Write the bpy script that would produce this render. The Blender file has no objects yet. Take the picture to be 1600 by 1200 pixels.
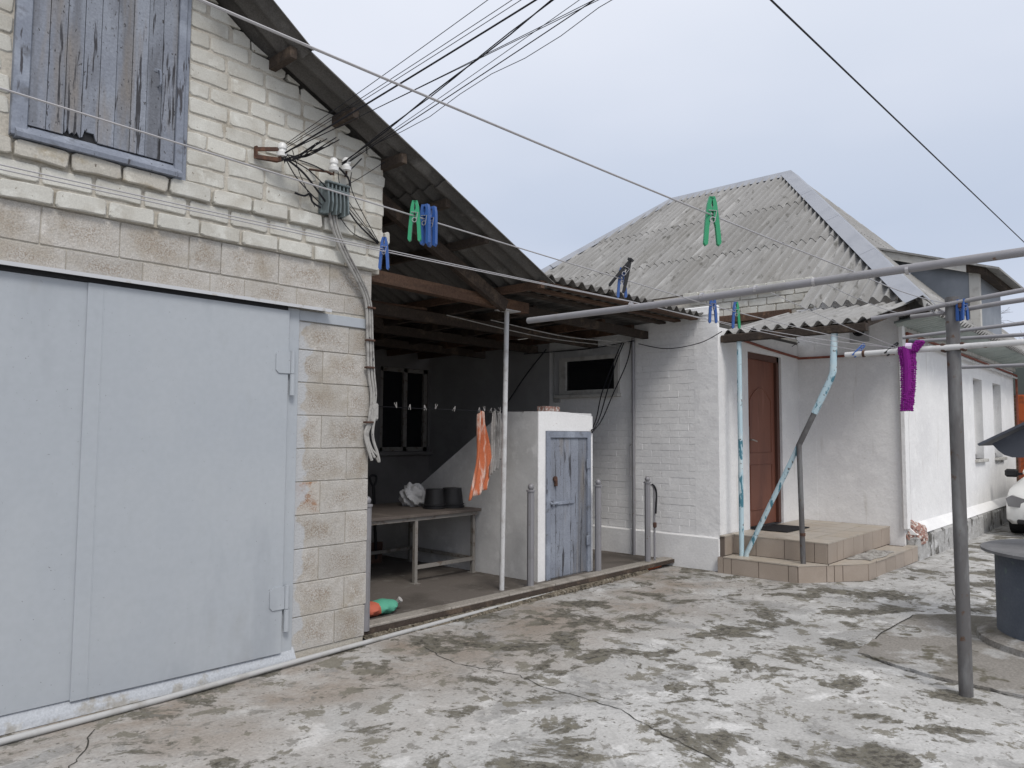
import bpy, bmesh, math, random
import numpy as np
from mathutils import Vector, Matrix
random.seed(7)
RND = random.Random(11)
scene = bpy.context.scene
C = scene.collection

# ------------------------------------------------------------------ camera
yaw, pitch, roll = [math.radians(a) for a in (42.2598, 3.8475, 0.3310)]
fw = Vector((math.cos(yaw)*math.cos(pitch), math.sin(yaw)*math.cos(pitch), math.sin(pitch)))
rt = fw.cross(Vector((0, 0, 1))).normalized()
up = rt.cross(fw)
r2 = rt*math.cos(roll)+up*math.sin(roll)
u2 = -rt*math.sin(roll)+up*math.cos(roll)
cam_data = bpy.data.cameras.new('camera')
cam = bpy.data.objects.new('camera', cam_data)
C.objects.link(cam)
cam.matrix_world = Matrix(((r2.x, u2.x, -fw.x, 0), (r2.y, u2.y, -fw.y, 0), (r2.z, u2.z, -fw.z, 1.5), (0, 0, 0, 1)))
cam_data.sensor_fit = 'HORIZONTAL'
cam_data.sensor_width = 36
cam_data.lens = 1185.86/1600*36
cam_data.clip_start = 0.05
cam_data.clip_end = 1500
scene.camera = cam

# ------------------------------------------------------------------ world and sun (overcast)
SUN_DIR = Vector((-0.38, -0.72, 0.95)).normalized()       # towards the sun
world = bpy.data.worlds.new('World')
scene.world = world
world.use_nodes = True
nt = world.node_tree
nt.nodes.clear()
wo = nt.nodes.new('ShaderNodeOutputWorld')
bg = nt.nodes.new('ShaderNodeBackground')
bg.inputs['Strength'].default_value = 0.1
sky = nt.nodes.new('ShaderNodeTexSky')
sky.sky_type = 'NISHITA'
sky.sun_disc = False
sky.sun_elevation = math.asin(SUN_DIR.z)
sky.sun_rotation = math.atan2(SUN_DIR.x, SUN_DIR.y)
sky.dust_density = 3.0
tc = nt.nodes.new('ShaderNodeTexCoord')
mp = nt.nodes.new('ShaderNodeMapping')
mp.inputs['Scale'].default_value = (1.0, 1.0, 2.4)
ns = nt.nodes.new('ShaderNodeTexNoise')
ns.inputs['Scale'].default_value = 1.3
ns.inputs['Detail'].default_value = 4
ns.inputs['Roughness'].default_value = 0.5
cr = nt.nodes.new('ShaderNodeValToRGB')
cr.color_ramp.elements[0].position = 0.36
cr.color_ramp.elements[0].color = (4.75, 5.35, 6.55, 1)
cr.color_ramp.elements[1].position = 0.64
cr.color_ramp.elements[1].color = (5.85, 6.25, 7.3, 1)
mx = nt.nodes.new('ShaderNodeMix')
mx.data_type = 'RGBA'
mx.inputs[0].default_value = 0.9
# an overcast sky grows brighter and whiter towards the zenith
sx = nt.nodes.new('ShaderNodeSeparateXYZ')
zr = nt.nodes.new('ShaderNodeMapRange')
zr.inputs['From Min'].default_value = 0.25
zr.inputs['From Max'].default_value = 1.0
zm = nt.nodes.new('ShaderNodeMix')
zm.data_type = 'RGBA'
zm.inputs[7].default_value = (10.6, 10.6, 10.8, 1)
L = nt.links.new
L(tc.outputs['Generated'], mp.inputs['Vector'])
L(mp.outputs['Vector'], ns.inputs['Vector'])
L(ns.outputs['Fac'], cr.inputs['Fac'])
L(sky.outputs['Color'], mx.inputs[6])
L(tc.outputs['Generated'], sx.inputs[0])
L(sx.outputs['Z'], zr.inputs['Value'])
L(zr.outputs['Result'], zm.inputs[0])
L(cr.outputs['Color'], zm.inputs[6])
L(zm.outputs[2], mx.inputs[7])
L(mx.outputs[2], bg.inputs['Color'])
L(bg.outputs['Background'], wo.inputs['Surface'])
sd = bpy.data.lights.new('sun', 'SUN')
sd.energy = 1.4
sd.angle = math.radians(18)
sd.color = (1.0, 0.96, 0.90)
sun = bpy.data.objects.new('sun', sd)
C.objects.link(sun)
sun.rotation_euler = (-SUN_DIR).to_track_quat('-Z', 'Y').to_euler()
vs = scene.view_settings
vs.view_transform = 'Standard'
vs.look = 'None'
vs.exposure = 0.27
scene.cycles.max_bounces = 6
scene.cycles.diffuse_bounces = 3
scene.cycles.glossy_bounces = 2
vs.gamma = 1.0
vs.use_curve_mapping = False

# ------------------------------------------------------------------ materials
def pbr(name, col, rough=0.85, metal=0.0, layers=(), bump=None, rnd=0.0, gen=None, fine=None, spec=0.3):
    """layers: (colour, scale, lo, hi, detail, stretch xyz). bump: list of (scale, strength, dist). rnd: per-object brightness."""
    m = bpy.data.materials.new(name)
    m.use_nodes = True
    t = m.node_tree
    b = t.nodes['Principled BSDF']
    b.inputs['Roughness'].default_value = rough
    b.inputs['Metallic'].default_value = metal
    b.inputs['Specular IOR Level'].default_value = spec
    g = t.nodes.new('ShaderNodeNewGeometry')
    lk = t.links.new
    off = None
    def noise(scale, detail=6, st=(1, 1, 1), rg=0.6, dist=0.0):
        mpp = t.nodes.new('ShaderNodeMapping')
        mpp.inputs['Scale'].default_value = st
        mpp.inputs['Location'].default_value = (RND.uniform(-9, 9), RND.uniform(-9, 9), RND.uniform(-9, 9))
        lk(g.outputs['Position'], mpp.inputs['Vector'])
        n = t.nodes.new('ShaderNodeTexNoise')
        n.inputs['Scale'].default_value = scale
        n.inputs['Detail'].default_value = min(detail, 4)
        n.inputs['Roughness'].default_value = rg
        n.inputs['Distortion'].default_value = dist
        lk(mpp.outputs['Vector'], n.inputs['Vector'])
        return n.outputs['Fac']
    def ramp(src, lo, hi):
        r = t.nodes.new('ShaderNodeMapRange')
        r.inputs['From Min'].default_value = lo
        r.inputs['From Max'].default_value = hi
        lk(src, r.inputs['Value'])
        return r.outputs['Result']
    def mixc(fac, a, bcol):
        q = t.nodes.new('ShaderNodeMix')
        q.data_type = 'RGBA'
        if isinstance(fac, float): q.inputs[0].default_value = fac
        else: lk(fac, q.inputs[0])
        if isinstance(a, tuple): q.inputs[6].default_value = (*a, 1)
        else: lk(a, q.inputs[6])
        if isinstance(bcol, tuple): q.inputs[7].default_value = (*bcol, 1)
        else: lk(bcol, q.inputs[7])
        return q.outputs[2]
    cur = col
    for (lc, sc, lo, hi, det, st) in layers:
        f = ramp(noise(sc, det, st), lo, hi)
        cur = mixc(f, cur, lc)
    if gen:                                            # patch in the middle of each piece (generated coordinates)
        gc, gax, lo, hi = gen
        tcn = t.nodes.new('ShaderNodeTexCoord')
        sp = t.nodes.new('ShaderNodeSeparateXYZ')
        lk(tcn.outputs['Generated'], sp.inputs[0])
        vals = []
        for a in gax:
            s1 = t.nodes.new('ShaderNodeMath'); s1.operation = 'SUBTRACT'; s1.inputs[1].default_value = 0.5
            lk(sp.outputs[a], s1.inputs[0])
            s2 = t.nodes.new('ShaderNodeMath'); s2.operation = 'ABSOLUTE'; lk(s1.outputs[0], s2.inputs[0])
            vals.append(s2.outputs[0])
        mxn = t.nodes.new('ShaderNodeMath'); mxn.operation = 'MAXIMUM'
        lk(vals[0], mxn.inputs[0]); lk(vals[1], mxn.inputs[1])
        ad = t.nodes.new('ShaderNodeMath'); ad.operation = 'MULTIPLY_ADD'
        nn = noise(9, 5)
        lk(nn, ad.inputs[0]); ad.inputs[1].default_value = 0.9; lk(mxn.outputs[0], ad.inputs[2])
        f = ramp(ad.outputs[0], hi, lo)
        fg = t.nodes.new('ShaderNodeMath'); fg.operation = 'MULTIPLY'
        lk(f, fg.inputs[0]); lk(ramp(noise(110, 3), 0.42, 0.6), fg.inputs[1])
        cur = mixc(fg.outputs[0], cur, gc)
    if fine:                                           # fine value grain
        sc, amt = fine
        h = t.nodes.new('ShaderNodeHueSaturation')
        r = t.nodes.new('ShaderNodeMapRange')
        r.inputs['From Min'].default_value = 0.3; r.inputs['From Max'].default_value = 0.7
        r.inputs['To Min'].default_value = 1-amt; r.inputs['To Max'].default_value = 1+amt
        lk(noise(sc, 1), r.inputs['Value'])
        lk(r.outputs['Result'], h.inputs['Value'])
        if isinstance(cur, tuple): h.inputs['Color'].default_value = (*cur, 1)
        else: lk(cur, h.inputs['Color'])
        cur = h.outputs['Color']
    if rnd:
        oi = t.nodes.new('ShaderNodeObjectInfo')
        r = t.nodes.new('ShaderNodeMapRange')
        r.inputs['To Min'].default_value = 1-rnd; r.inputs['To Max'].default_value = 1+rnd
        lk(oi.outputs['Random'], r.inputs['Value'])
        h = t.nodes.new('ShaderNodeHueSaturation')
        lk(r.outputs['Result'], h.inputs['Value'])
        if isinstance(cur, tuple): h.inputs['Color'].default_value = (*cur, 1)
        else: lk(cur, h.inputs['Color'])
        cur = h.outputs['Color']
    if isinstance(cur, tuple): b.inputs['Base Color'].default_value = (*cur, 1)
    else: lk(cur, b.inputs['Base Color'])
    if bump:
        prev = None
        for (sc, stg, ds) in bump:
            bn = t.nodes.new('ShaderNodeBump')
            bn.inputs['Strength'].default_value = stg
            bn.inputs['Distance'].default_value = ds
            lk(noise(sc, 1.5), bn.inputs['Height'])
            if prev: lk(prev, bn.inputs['Normal'])
            prev = bn.outputs['Normal']
        lk(prev, b.inputs['Normal'])
    return m

S1 = (1, 1, 1)
WOODV = (1, 1, .12)
M = {}
def ground_mat():
    m = bpy.data.materials.new('yard_concrete'); m.use_nodes = True
    t = m.node_tree; b = t.nodes['Principled BSDF']; b.inputs['Roughness'].default_value = .88; b.inputs['Specular IOR Level'].default_value = .3
    lk = t.links.new; g = t.nodes.new('ShaderNodeNewGeometry')
    def noise(sc, det, rg=.6, dist=0.0, loc=(0, 0, 0)):
        mpp = t.nodes.new('ShaderNodeMapping'); mpp.inputs['Location'].default_value = loc
        lk(g.outputs['Position'], mpp.inputs['Vector'])
        n = t.nodes.new('ShaderNodeTexNoise'); n.inputs['Scale'].default_value = sc; n.inputs['Detail'].default_value = det
        n.inputs['Roughness'].default_value = rg; n.inputs['Distortion'].default_value = dist
        lk(mpp.outputs['Vector'], n.inputs['Vector']); return n.outputs['Fac']
    def rng(src, lo, hi, a=0.0, c=1.0):
        r = t.nodes.new('ShaderNodeMapRange'); r.inputs['From Min'].default_value = lo; r.inputs['From Max'].default_value = hi
        r.inputs['To Min'].default_value = a; r.inputs['To Max'].default_value = c; lk(src, r.inputs['Value']); return r.outputs['Result']
    def math_(op, a, c):
        q = t.nodes.new('ShaderNodeMath'); q.operation = op
        for k, x in enumerate((a, c)):
            if isinstance(x, float): q.inputs[k].default_value = x
            else: lk(x, q.inputs[k])
        return q.outputs[0]
    def mix(f, a, c):
        q = t.nodes.new('ShaderNodeMix'); q.data_type = 'RGBA'; lk(f, q.inputs[0])
        for k, x in ((6, a), (7, c)):
            if isinstance(x, tuple): q.inputs[k].default_value = (*x, 1)
            else: lk(x, q.inputs[k])
        return q.outputs[2]
    grain = noise(55, 3, .7)
    big = noise(.45, 3)
    cur = mix(rng(noise(1.6, 7, .62, .4), .40, .66), (.47, .465, .455), (.36, .353, .34))
    cur = mix(rng(noise(3.3, 8, .65, .3, (4, 1, 0)), .55, .62), cur, (.56, .555, .545))
    sp = t.nodes.new('ShaderNodeSeparateXYZ'); lk(g.outputs['Position'], sp.inputs[0])
    dirt = math_('MULTIPLY', rng(sp.outputs['Y'], 2.6, 4.0), rng(noise(1.1, 6, .6, 0, (2, 5, 0)), .36, .58))     # soil washed along the buildings
    cur = mix(math_('MULTIPLY', dirt, .85), cur, (.245, .20, .158))
    cur = mix(math_('MULTIPLY', rng(noise(1.3, 9, .72, .5, (7, 3, 0)), .54, .58), .6), cur, (.235, .232, .225))       # damp grey areas
    st = math_('ADD', noise(2.1, 9, .70, .35, (1, 8, 0)), rng(big, .35, .65, -.035, .045))
    moss = rng(st, .538, .566)
    cur = mix(math_('MULTIPLY', moss, rng(grain, .30, .55, .70, 1.0)), cur, (.14, .13, .103))
    core_ = math_('MULTIPLY', rng(st, .55, .62), rng(noise(20, 5, .72), .45, .56))
    cur = mix(core_, cur, (.062, .056, .047))
    st2 = noise(4.2, 9, .70, .3, (9, 2, 0))
    cur = mix(math_('MULTIPLY', rng(st2, .565, .59), .85), cur, (.17, .158, .125))
    cur = mix(math_('MULTIPLY', rng(noise(7.5, 8, .7, .4, (6, 6, 0)), .575, .605), .75), cur, (.19, .18, .16))
    cur = mix(math_('MULTIPLY', rng(noise(24, 4, .6, 0, (3, 3, 0)), .635, .68), .8), cur, (.11, .10, .087))
    h = t.nodes.new('ShaderNodeHueSaturation'); lk(cur, h.inputs['Color']); lk(rng(grain, .3, .7, .84, 1.16), h.inputs['Value'])
    lk(h.outputs['Color'], b.inputs['Base Color'])
    b1 = t.nodes.new('ShaderNodeBump'); b1.inputs['Strength'].default_value = .45; b1.inputs['Distance'].default_value = .03; lk(noise(4.5, 4, .6), b1.inputs['Height'])
    b2 = t.nodes.new('ShaderNodeBump'); b2.inputs['Strength'].default_value = .55; b2.inputs['Distance'].default_value = .007; lk(grain, b2.inputs['Height']); lk(b1.outputs['Normal'], b2.inputs['Normal'])
    b3 = t.nodes.new('ShaderNodeBump'); b3.inputs['Strength'].default_value = .5; b3.inputs['Distance'].default_value = .008; lk(math_('SUBTRACT', 1.0, moss), b3.inputs['Height']); lk(b2.outputs['Normal'], b3.inputs['Normal'])
    lk(b3.outputs['Normal'], b.inputs['Normal'])
    return m
M['ground'] = ground_mat()
M['slab'] = pbr('patch_concrete', (.235, .22, .20), .9, layers=[
    ((.36, .355, .345), 2.2, .54, .62, 8, S1), ((.13, .12, .10), 1.6, .5, .6, 8, S1),
    ((.12, .11, .085), 5, .56, .62, 8, S1)], fine=(60, .18), bump=[(9, .5, .02), (60, .5, .005)])
M['crack'] = pbr('crack_dark', (.05, .047, .04), 1.0)
M['mortar'] = pbr('mortar', (.47, .44, .385), .95, layers=[((.36, .325, .27), 6, .52, .68, 5, S1)], fine=(90, .12), bump=[(60, .5, .006)])
M['brick'] = pbr('silicate_brick', (.55, .54, .495), .9, layers=[
    ((.46, .44, .39), 3.0, .50, .66, 6, S1), ((.62, .615, .57), 8, .54, .66, 6, S1), ((.22, .19, .15), 30, .69, .73, 3, S1)],
    rnd=.09, fine=(120, .07), bump=[(35, .35, .006), (160, .3, .002)])
M['sill_brick'] = pbr('dirty_silicate_brick', (.43, .41, .365), .9, layers=[
    ((.30, .25, .17), 5.0, .48, .62, 7, S1), ((.56, .54, .48), 8, .56, .66, 6, S1), ((.12, .10, .08), 22, .66, .72, 4, S1)],
    rnd=.1, fine=(120, .1), bump=[(35, .5, .008)])
M['block'] = pbr('cinder_block', (.45, .43, .40), .95, layers=[
    ((.37, .335, .285), 4, .48, .66, 6, S1), ((.53, .51, .48), 6, .56, .7, 6, S1)], gen=((.29, .245, .20), (0, 2), .5, .95),
    rnd=.07, fine=(150, .14), bump=[(70, .55, .008), (220, .5, .003)])
M['block_stain'] = pbr('rusty_cinder_block', (.455, .425, .385), .95, layers=[((.30, .14, .06), 6, .52, .62, 6, S1)],
    gen=((.24, .12, .06), (0, 2), .5, .9), fine=(150, .14), bump=[(70, .55, .008)])
def overspray(m):
    """grey gate paint brushed over the block ends beside the gate frame"""
    t = m.node_tree; lk = t.links.new; b = t.nodes['Principled BSDF']; src = b.inputs['Base Color'].links[0].from_socket
    g = t.nodes.new('ShaderNodeNewGeometry'); sp = t.nodes.new('ShaderNodeSeparateXYZ'); lk(g.outputs['Position'], sp.inputs[0])
    n = t.nodes.new('ShaderNodeTexNoise'); n.inputs['Scale'].default_value = 7; n.inputs['Detail'].default_value = 4; lk(g.outputs['Position'], n.inputs['Vector'])
    a = t.nodes.new('ShaderNodeMath'); a.operation = 'MULTIPLY_ADD'; lk(n.outputs['Fac'], a.inputs[0]); a.inputs[1].default_value = -.34; lk(sp.outputs['X'], a.inputs[2])
    r = t.nodes.new('ShaderNodeMapRange'); r.inputs['From Min'].default_value = 2.715; r.inputs['From Max'].default_value = 2.69; r.inputs['To Max'].default_value = .8; lk(a.outputs[0], r.inputs['Value'])
    z = t.nodes.new('ShaderNodeMath'); z.operation = 'LESS_THAN'; z.inputs[1].default_value = 2.3; lk(sp.outputs['Z'], z.inputs[0])
    f = t.nodes.new('ShaderNodeMath'); f.operation = 'MULTIPLY'; lk(r.outputs['Result'], f.inputs[0]); lk(z.outputs[0], f.inputs[1])
    q = t.nodes.new('ShaderNodeMix'); q.data_type = 'RGBA'; lk(f.outputs[0], q.inputs[0]); lk(src, q.inputs[6]); q.inputs[7].default_value = (.46, .475, .495, 1)
    lk(q.outputs[2], b.inputs['Base Color'])
overspray(M['block']); overspray(M['block_stain'])
M['block_white'] = pbr('painted_block_edge', (.55, .56, .58), .9, layers=[((.45, .42, .38), 9, .5, .6, 6, S1)], fine=(90, .1), bump=[(60, .5, .006)])
M['gatepaint'] = pbr('grey_gate_paint', (.385, .413, .445), .5, layers=[
    ((.41, .436, .463), 1.1, .4, .65, 4, S1), ((.35, .375, .405), 3, .58, .72, 6, (1, 1, .25)), ((.20, .20, .21), 60, .735, .75, 2, S1), ((.34, .355, .37), 2.2, .60, .74, 4, (1, 1, .35))],
    fine=(25, .02), bump=[(2.2, .12, .02), (300, .05, .001)], spec=.35)
M['gatesill'] = pbr('painted_concrete_sill', (.43, .45, .48), .85, layers=[((.34, .33, .31), 7, .55, .64, 7, S1), ((.6, .61, .62), 4, .56, .66, 6, S1)],
    fine=(90, .1), bump=[(25, .6, .012)])
M['lintel'] = pbr('painted_steel_angle', (.52, .53, .55), .6, layers=[((.38, .36, .33), 12, .56, .66, 6, S1)], bump=[(30, .3, .004)])
M['bluewood'] = pbr('old_blue_grey_paint', (.215, .233, .275), .85, layers=[
    ((.255, .277, .322), 2.5, .45, .65, 5, S1), ((.165, .175, .20), 9, .50, .64, 6, WOODV), ((.22, .205, .195), 5, .54, .66, 7, WOODV),
    ((.05, .05, .056), 30, .60, .635, 5, (1, 1, .06)), ((.07, .07, .075), 70, .66, .69, 2, (1, 1, .4))], rnd=.10, fine=(80, .10), bump=[(40, .6, .006)])
M['bluewood2'] = pbr('old_blue_grey_frame', (.22, .243, .295), .8, layers=[((.30, .33, .39), 4, .5, .65, 5, S1), ((.15, .16, .185), 9, .56, .68, 4, S1), ((.07, .07, .08), 30, .63, .67, 5, WOODV)],
    fine=(80, .08), bump=[(40, .4, .005)])
M['slate'] = pbr('asbestos_slate', (.265, .262, .257), .95, layers=[
    ((.225, .22, .21), 1.0, .42, .66, 4, (.35, 1, .35)), ((.34, .337, .33), 9.0, .54, .68, 3, (.12, 1, .12)), ((.13, .127, .118), 13, .58, .70, 4, (.3, 1, .3)),
    ((.50, .49, .47), 70, .69, .74, 2, S1)], rnd=.07, fine=(140, .12), bump=[(90, .4, .003)])
M['greenslate'] = pbr('pale_green_grey_slate', (.36, .40, .385), .9, layers=[((.27, .31, .295), 3, .45, .65, 4, S1)], rnd=.06, fine=(90, .1))
M['oldslate'] = pbr('dark_weathered_slate', (.12, .113, .106), .95, layers=[
    ((.085, .082, .078), 1.6, .45, .62, 7, S1), ((.175, .168, .16), 4, .57, .68, 8, S1)], rnd=.10, fine=(110, .16), bump=[(60, .6, .006)])
M['wood'] = pbr('brown_timber', (.105, .062, .042), .85, layers=[
    ((.075, .046, .032), 5, .45, .62, 7, (.2, 1, 1)), ((.18, .105, .066), 8, .56, .68, 6, (.15, 1, 1))], rnd=.15, fine=(70, .2), bump=[(30, .6, .008)])
M['darkwood'] = pbr('dark_timber', (.05, .038, .031), .9, layers=[((.095, .07, .052), 7, .52, .66, 6, S1)], rnd=.2, fine=(70, .2), bump=[(30, .6, .008)])
M['white'] = pbr('lime_white_wall', (.80, .795, .79), .92, layers=[
    ((.75, .745, .745), 0.9, .42, .62, 5, S1), ((.83, .825, .82), 4, .52, .66, 6, S1), ((.62, .57, .56), 26, .68, .73, 4, (1, 1, 2))],
    fine=(40, .03), bump=[(7, .2, .02), (38, .3, .008)])
M['plaster'] = pbr('rough_lime_plaster', (.80, .795, .79), .92, layers=[
    ((.74, .735, .735), 0.9, .42, .62, 5, S1), ((.83, .825, .82), 4, .52, .66, 6, S1), ((.62, .60, .57), 3, .64, .74, 5, (2.5, 2.5, .25)), ((.55, .53, .50), 30, .70, .74, 3, S1)],
    fine=(40, .03), bump=[(4.5, .35, .03), (20, .32, .014), (70, .3, .004)])
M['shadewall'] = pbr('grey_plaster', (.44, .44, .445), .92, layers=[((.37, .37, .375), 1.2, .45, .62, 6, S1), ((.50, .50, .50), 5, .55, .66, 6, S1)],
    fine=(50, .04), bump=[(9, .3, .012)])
M['stone'] = pbr('weathered_plinth', (.40, .395, .385), .95, layers=[((.10, .095, .085), 6, .53, .62, 8, (1, 1, .5)), ((.55, .55, .55), 8, .56, .66, 6, S1)],
    fine=(60, .15), bump=[(14, .8, .03), (60, .5, .006)])
M['tile'] = pbr('beige_tile', (.34, .283, .235), .45, layers=[((.375, .315, .265), 3, .45, .65, 4, S1)], rnd=.06, fine=(90, .04), bump=[(25, .08, .003)], spec=.4)
M['treadtile'] = pbr('pale_beige_tile', (.43, .385, .33), .45, layers=[((.41, .35, .28), 3, .45, .65, 4, S1), ((.33, .30, .26), 8, .58, .7, 6, S1)], rnd=.05, fine=(90, .04), spec=.4)
M['grout'] = pbr('grout', (.16, .13, .11), .95)
M['door'] = pbr('red_brown_door', (.20, .078, .05), .5, layers=[((.15, .056, .038), 6, .5, .66, 5, (1, 1, .15)), ((.25, .11, .075), 9, .58, .7, 6, (1, 1, .2))], bump=[(20, .1, .003)], spec=.3)
M['doorframe'] = pbr('dark_brown_frame', (.10, .045, .032), .5, bump=[(20, .1, .003)])
M['chrome'] = pbr('dull_metal', (.38, .36, .33), .4, metal=.8)
M['bluepipe'] = pbr('flaking_blue_pipe', (.46, .60, .66), .6, layers=[((.58, .66, .68), 4, .5, .66, 6, S1), ((.07, .20, .26), 16, .56, .60, 6, (1, 1, .3)), ((.13, .11, .10), 26, .64, .67, 5, S1)], bump=[(40, .4, .003)])
M['greypipe'] = pbr('bare_steel_pipe', (.13, .125, .125), .55, metal=.3, layers=[((.20, .20, .20), 9, .5, .66, 6, (1, 1, .3)), ((.12, .07, .045), 14, .6, .68, 6, S1)], bump=[(40, .3, .003)])
M['silverpipe'] = pbr('silver_painted_pipe', (.27, .265, .28), .5, metal=.25, layers=[((.24, .235, .24), 7, .5, .66, 6, S1), ((.16, .10, .07), 18, .66, .71, 6, S1)], bump=[(50, .2, .002)])
M['whitepipe'] = pbr('white_painted_pipe', (.56, .56, .56), .55, layers=[((.42, .41, .40), 8, .52, .66, 6, S1), ((.20, .15, .11), 24, .67, .71, 5, S1)], bump=[(50, .2, .002)])
M['rust'] = pbr('rusty_steel', (.075, .042, .032), .85, layers=[((.13, .065, .042), 20, .5, .65, 5, S1)])
M['redpipe'] = pbr('red_gas_pipe', (.20, .06, .04), .6, layers=[((.28, .10, .06), 10, .5, .65, 5, S1)])
M['orange'] = pbr('orange_paint', (.45, .10, .03), .6, layers=[((.25, .07, .03), 8, .5, .65, 5, S1)])
M['wire'] = pbr('steel_wire', (.42, .41, .42), .4, metal=.5)
M['cable'] = pbr('black_cable', (.012, .012, .016), .6)
M['greycable'] = pbr('grey_cable', (.36, .35, .33), .6, layers=[((.22, .21, .20), 14, .5, .66, 5, S1), ((.05, .05, .06), 30, .66, .7, 3, S1)])
M['porcelain'] = pbr('porcelain', (.72, .72, .71), .25, spec=.5)
M['teal'] = pbr('faded_teal_plastic', (.13, .155, .16), .6, layers=[((.18, .22, .23), 20, .5, .66, 5, S1)])
M['roofmetal'] = pbr('galvanised_sheet', (.30, .315, .35), .5, metal=.2, layers=[((.26, .275, .31), 3, .45, .65, 5, S1)], bump=[(6, .1, .01)], fine=(40, .03))
M['dormer'] = pbr('blue_grey_sheet', (.20, .218, .243), .5, metal=.2, layers=[((.26, .28, .31), 1.6, .45, .65, 5, S1)], bump=[(4, .15, .01)])
M['palewood'] = pbr('pale_painted_board', (.50, .49, .46), .8, layers=[((.38, .36, .33), 6, .5, .66, 6, S1)], bump=[(30, .3, .004)])
M['green'] = pbr('green_plastic', (.02, .27, .12), .4, spec=.5)
M['blue'] = pbr('blue_plastic', (.028, .09, .30), .4, spec=.5)
M['black'] = pbr('black_plastic', (.018, .018, .020), .5)
M['purple'] = pbr('purple_yarn', (.20, .012, .20), .9, fine=(200, .3))
M['lilac'] = pbr('pale_lilac_lining', (.70, .55, .75), .9)
M['orangecloth'] = pbr('orange_cloth', (.50, .15, .07), .95, layers=[((.66, .50, .43), 4.5, .47, .55, 4, (2.2, 2.2, .5))], fine=(80, .1))
M['greycloth'] = pbr('grey_cloth', (.40, .385, .37), .95, layers=[((.28, .27, .26), 9, .5, .64, 5, S1)], fine=(80, .1))
M['rag'] = pbr('floor_rag', (.34, .325, .30), .95, layers=[((.22, .205, .19), 12, .5, .62, 6, S1)], fine=(80, .12), bump=[(40, .5, .006)])
M['mat'] = pbr('black_mat', (.012, .012, .014), .95, bump=[(120, .6, .004)])
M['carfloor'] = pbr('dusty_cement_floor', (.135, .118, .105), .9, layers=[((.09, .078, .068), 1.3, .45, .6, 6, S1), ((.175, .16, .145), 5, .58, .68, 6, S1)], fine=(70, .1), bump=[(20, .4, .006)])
M['gravel'] = pbr('gravel_bed', (.17, .145, .11), .95, layers=[((.07, .06, .045), 22, .48, .6, 5, S1), ((.30, .27, .22), 30, .56, .66, 4, S1)], bump=[(28, 1.0, .04)])
M['glass'] = pbr('dark_window_glass', (.012, .013, .015), .08, spec=.6)
M['tabletop'] = pbr('dark_board', (.12, .10, .088), .7, layers=[((.17, .145, .125), 5, .5, .66, 5, (1, .3, 1))], fine=(60, .1))
M['tablemetal'] = pbr('worn_table_frame', (.24, .225, .205), .7, layers=[((.15, .12, .10), 14, .52, .64, 6, S1)])
M['sack'] = pbr('green_sack', (.10, .36, .25), .7, bump=[(25, .6, .01)])
M['sackred'] = pbr('red_sack', (.50, .13, .08), .7, bump=[(25, .6, .01)])
M['bag'] = pbr('white_plastic_bag', (.55, .55, .56), .35, bump=[(18, .8, .02)])
M['wellpaint'] = pbr('blue_painted_concrete', (.088, .102, .128), .75, layers=[((.12, .137, .165), 2, .45, .65, 6, S1), ((.13, .17, .165), 9, .62, .7, 6, S1)], fine=(60, .08), bump=[(18, .3, .01)])
M['well_lid'] = pbr('well_lid_steel', (.19, .19, .195), .7, layers=[((.13, .13, .135), 3, .45, .65, 5, S1)], fine=(60, .08))
M['hood'] = pbr('dark_grey_sheet', (.075, .082, .10), .55, metal=.2, layers=[((.11, .12, .14), 4, .5, .66, 5, S1)])
M['carpaint'] = pbr('white_car_paint', (.72, .72, .70), .3, spec=.5)
M['headlamp'] = pbr('headlamp_glass', (.16, .16, .165), .1, spec=.7)
M['tyre'] = pbr('tyre_rubber', (.02, .02, .02), .9)
M['bark'] = pbr('dark_bark', (.075, .06, .052), .95)
M['shedbrick'] = pbr('shed_brick', (.30, .19, .12), .9, layers=[((.42, .36, .30), 7, .5, .62, 5, (1, 1, 3)), ((.16, .11, .08), 9, .52, .64, 5, S1)])
M['shedroof'] = pbr('dark_shed_roof', (.10, .115, .11), .9)
M['rubble'] = pbr('broken_brick', (.35, .20, .165), .95, layers=[((.62, .58, .54), 30, .5, .58, 5, S1), ((.12, .07, .06), 18, .58, .66, 5, S1)], bump=[(35, 1.0, .02)])
M['foam'] = pbr('yellow_foam', (.50, .40, .20), .95, bump=[(60, .6, .01)])

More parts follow.
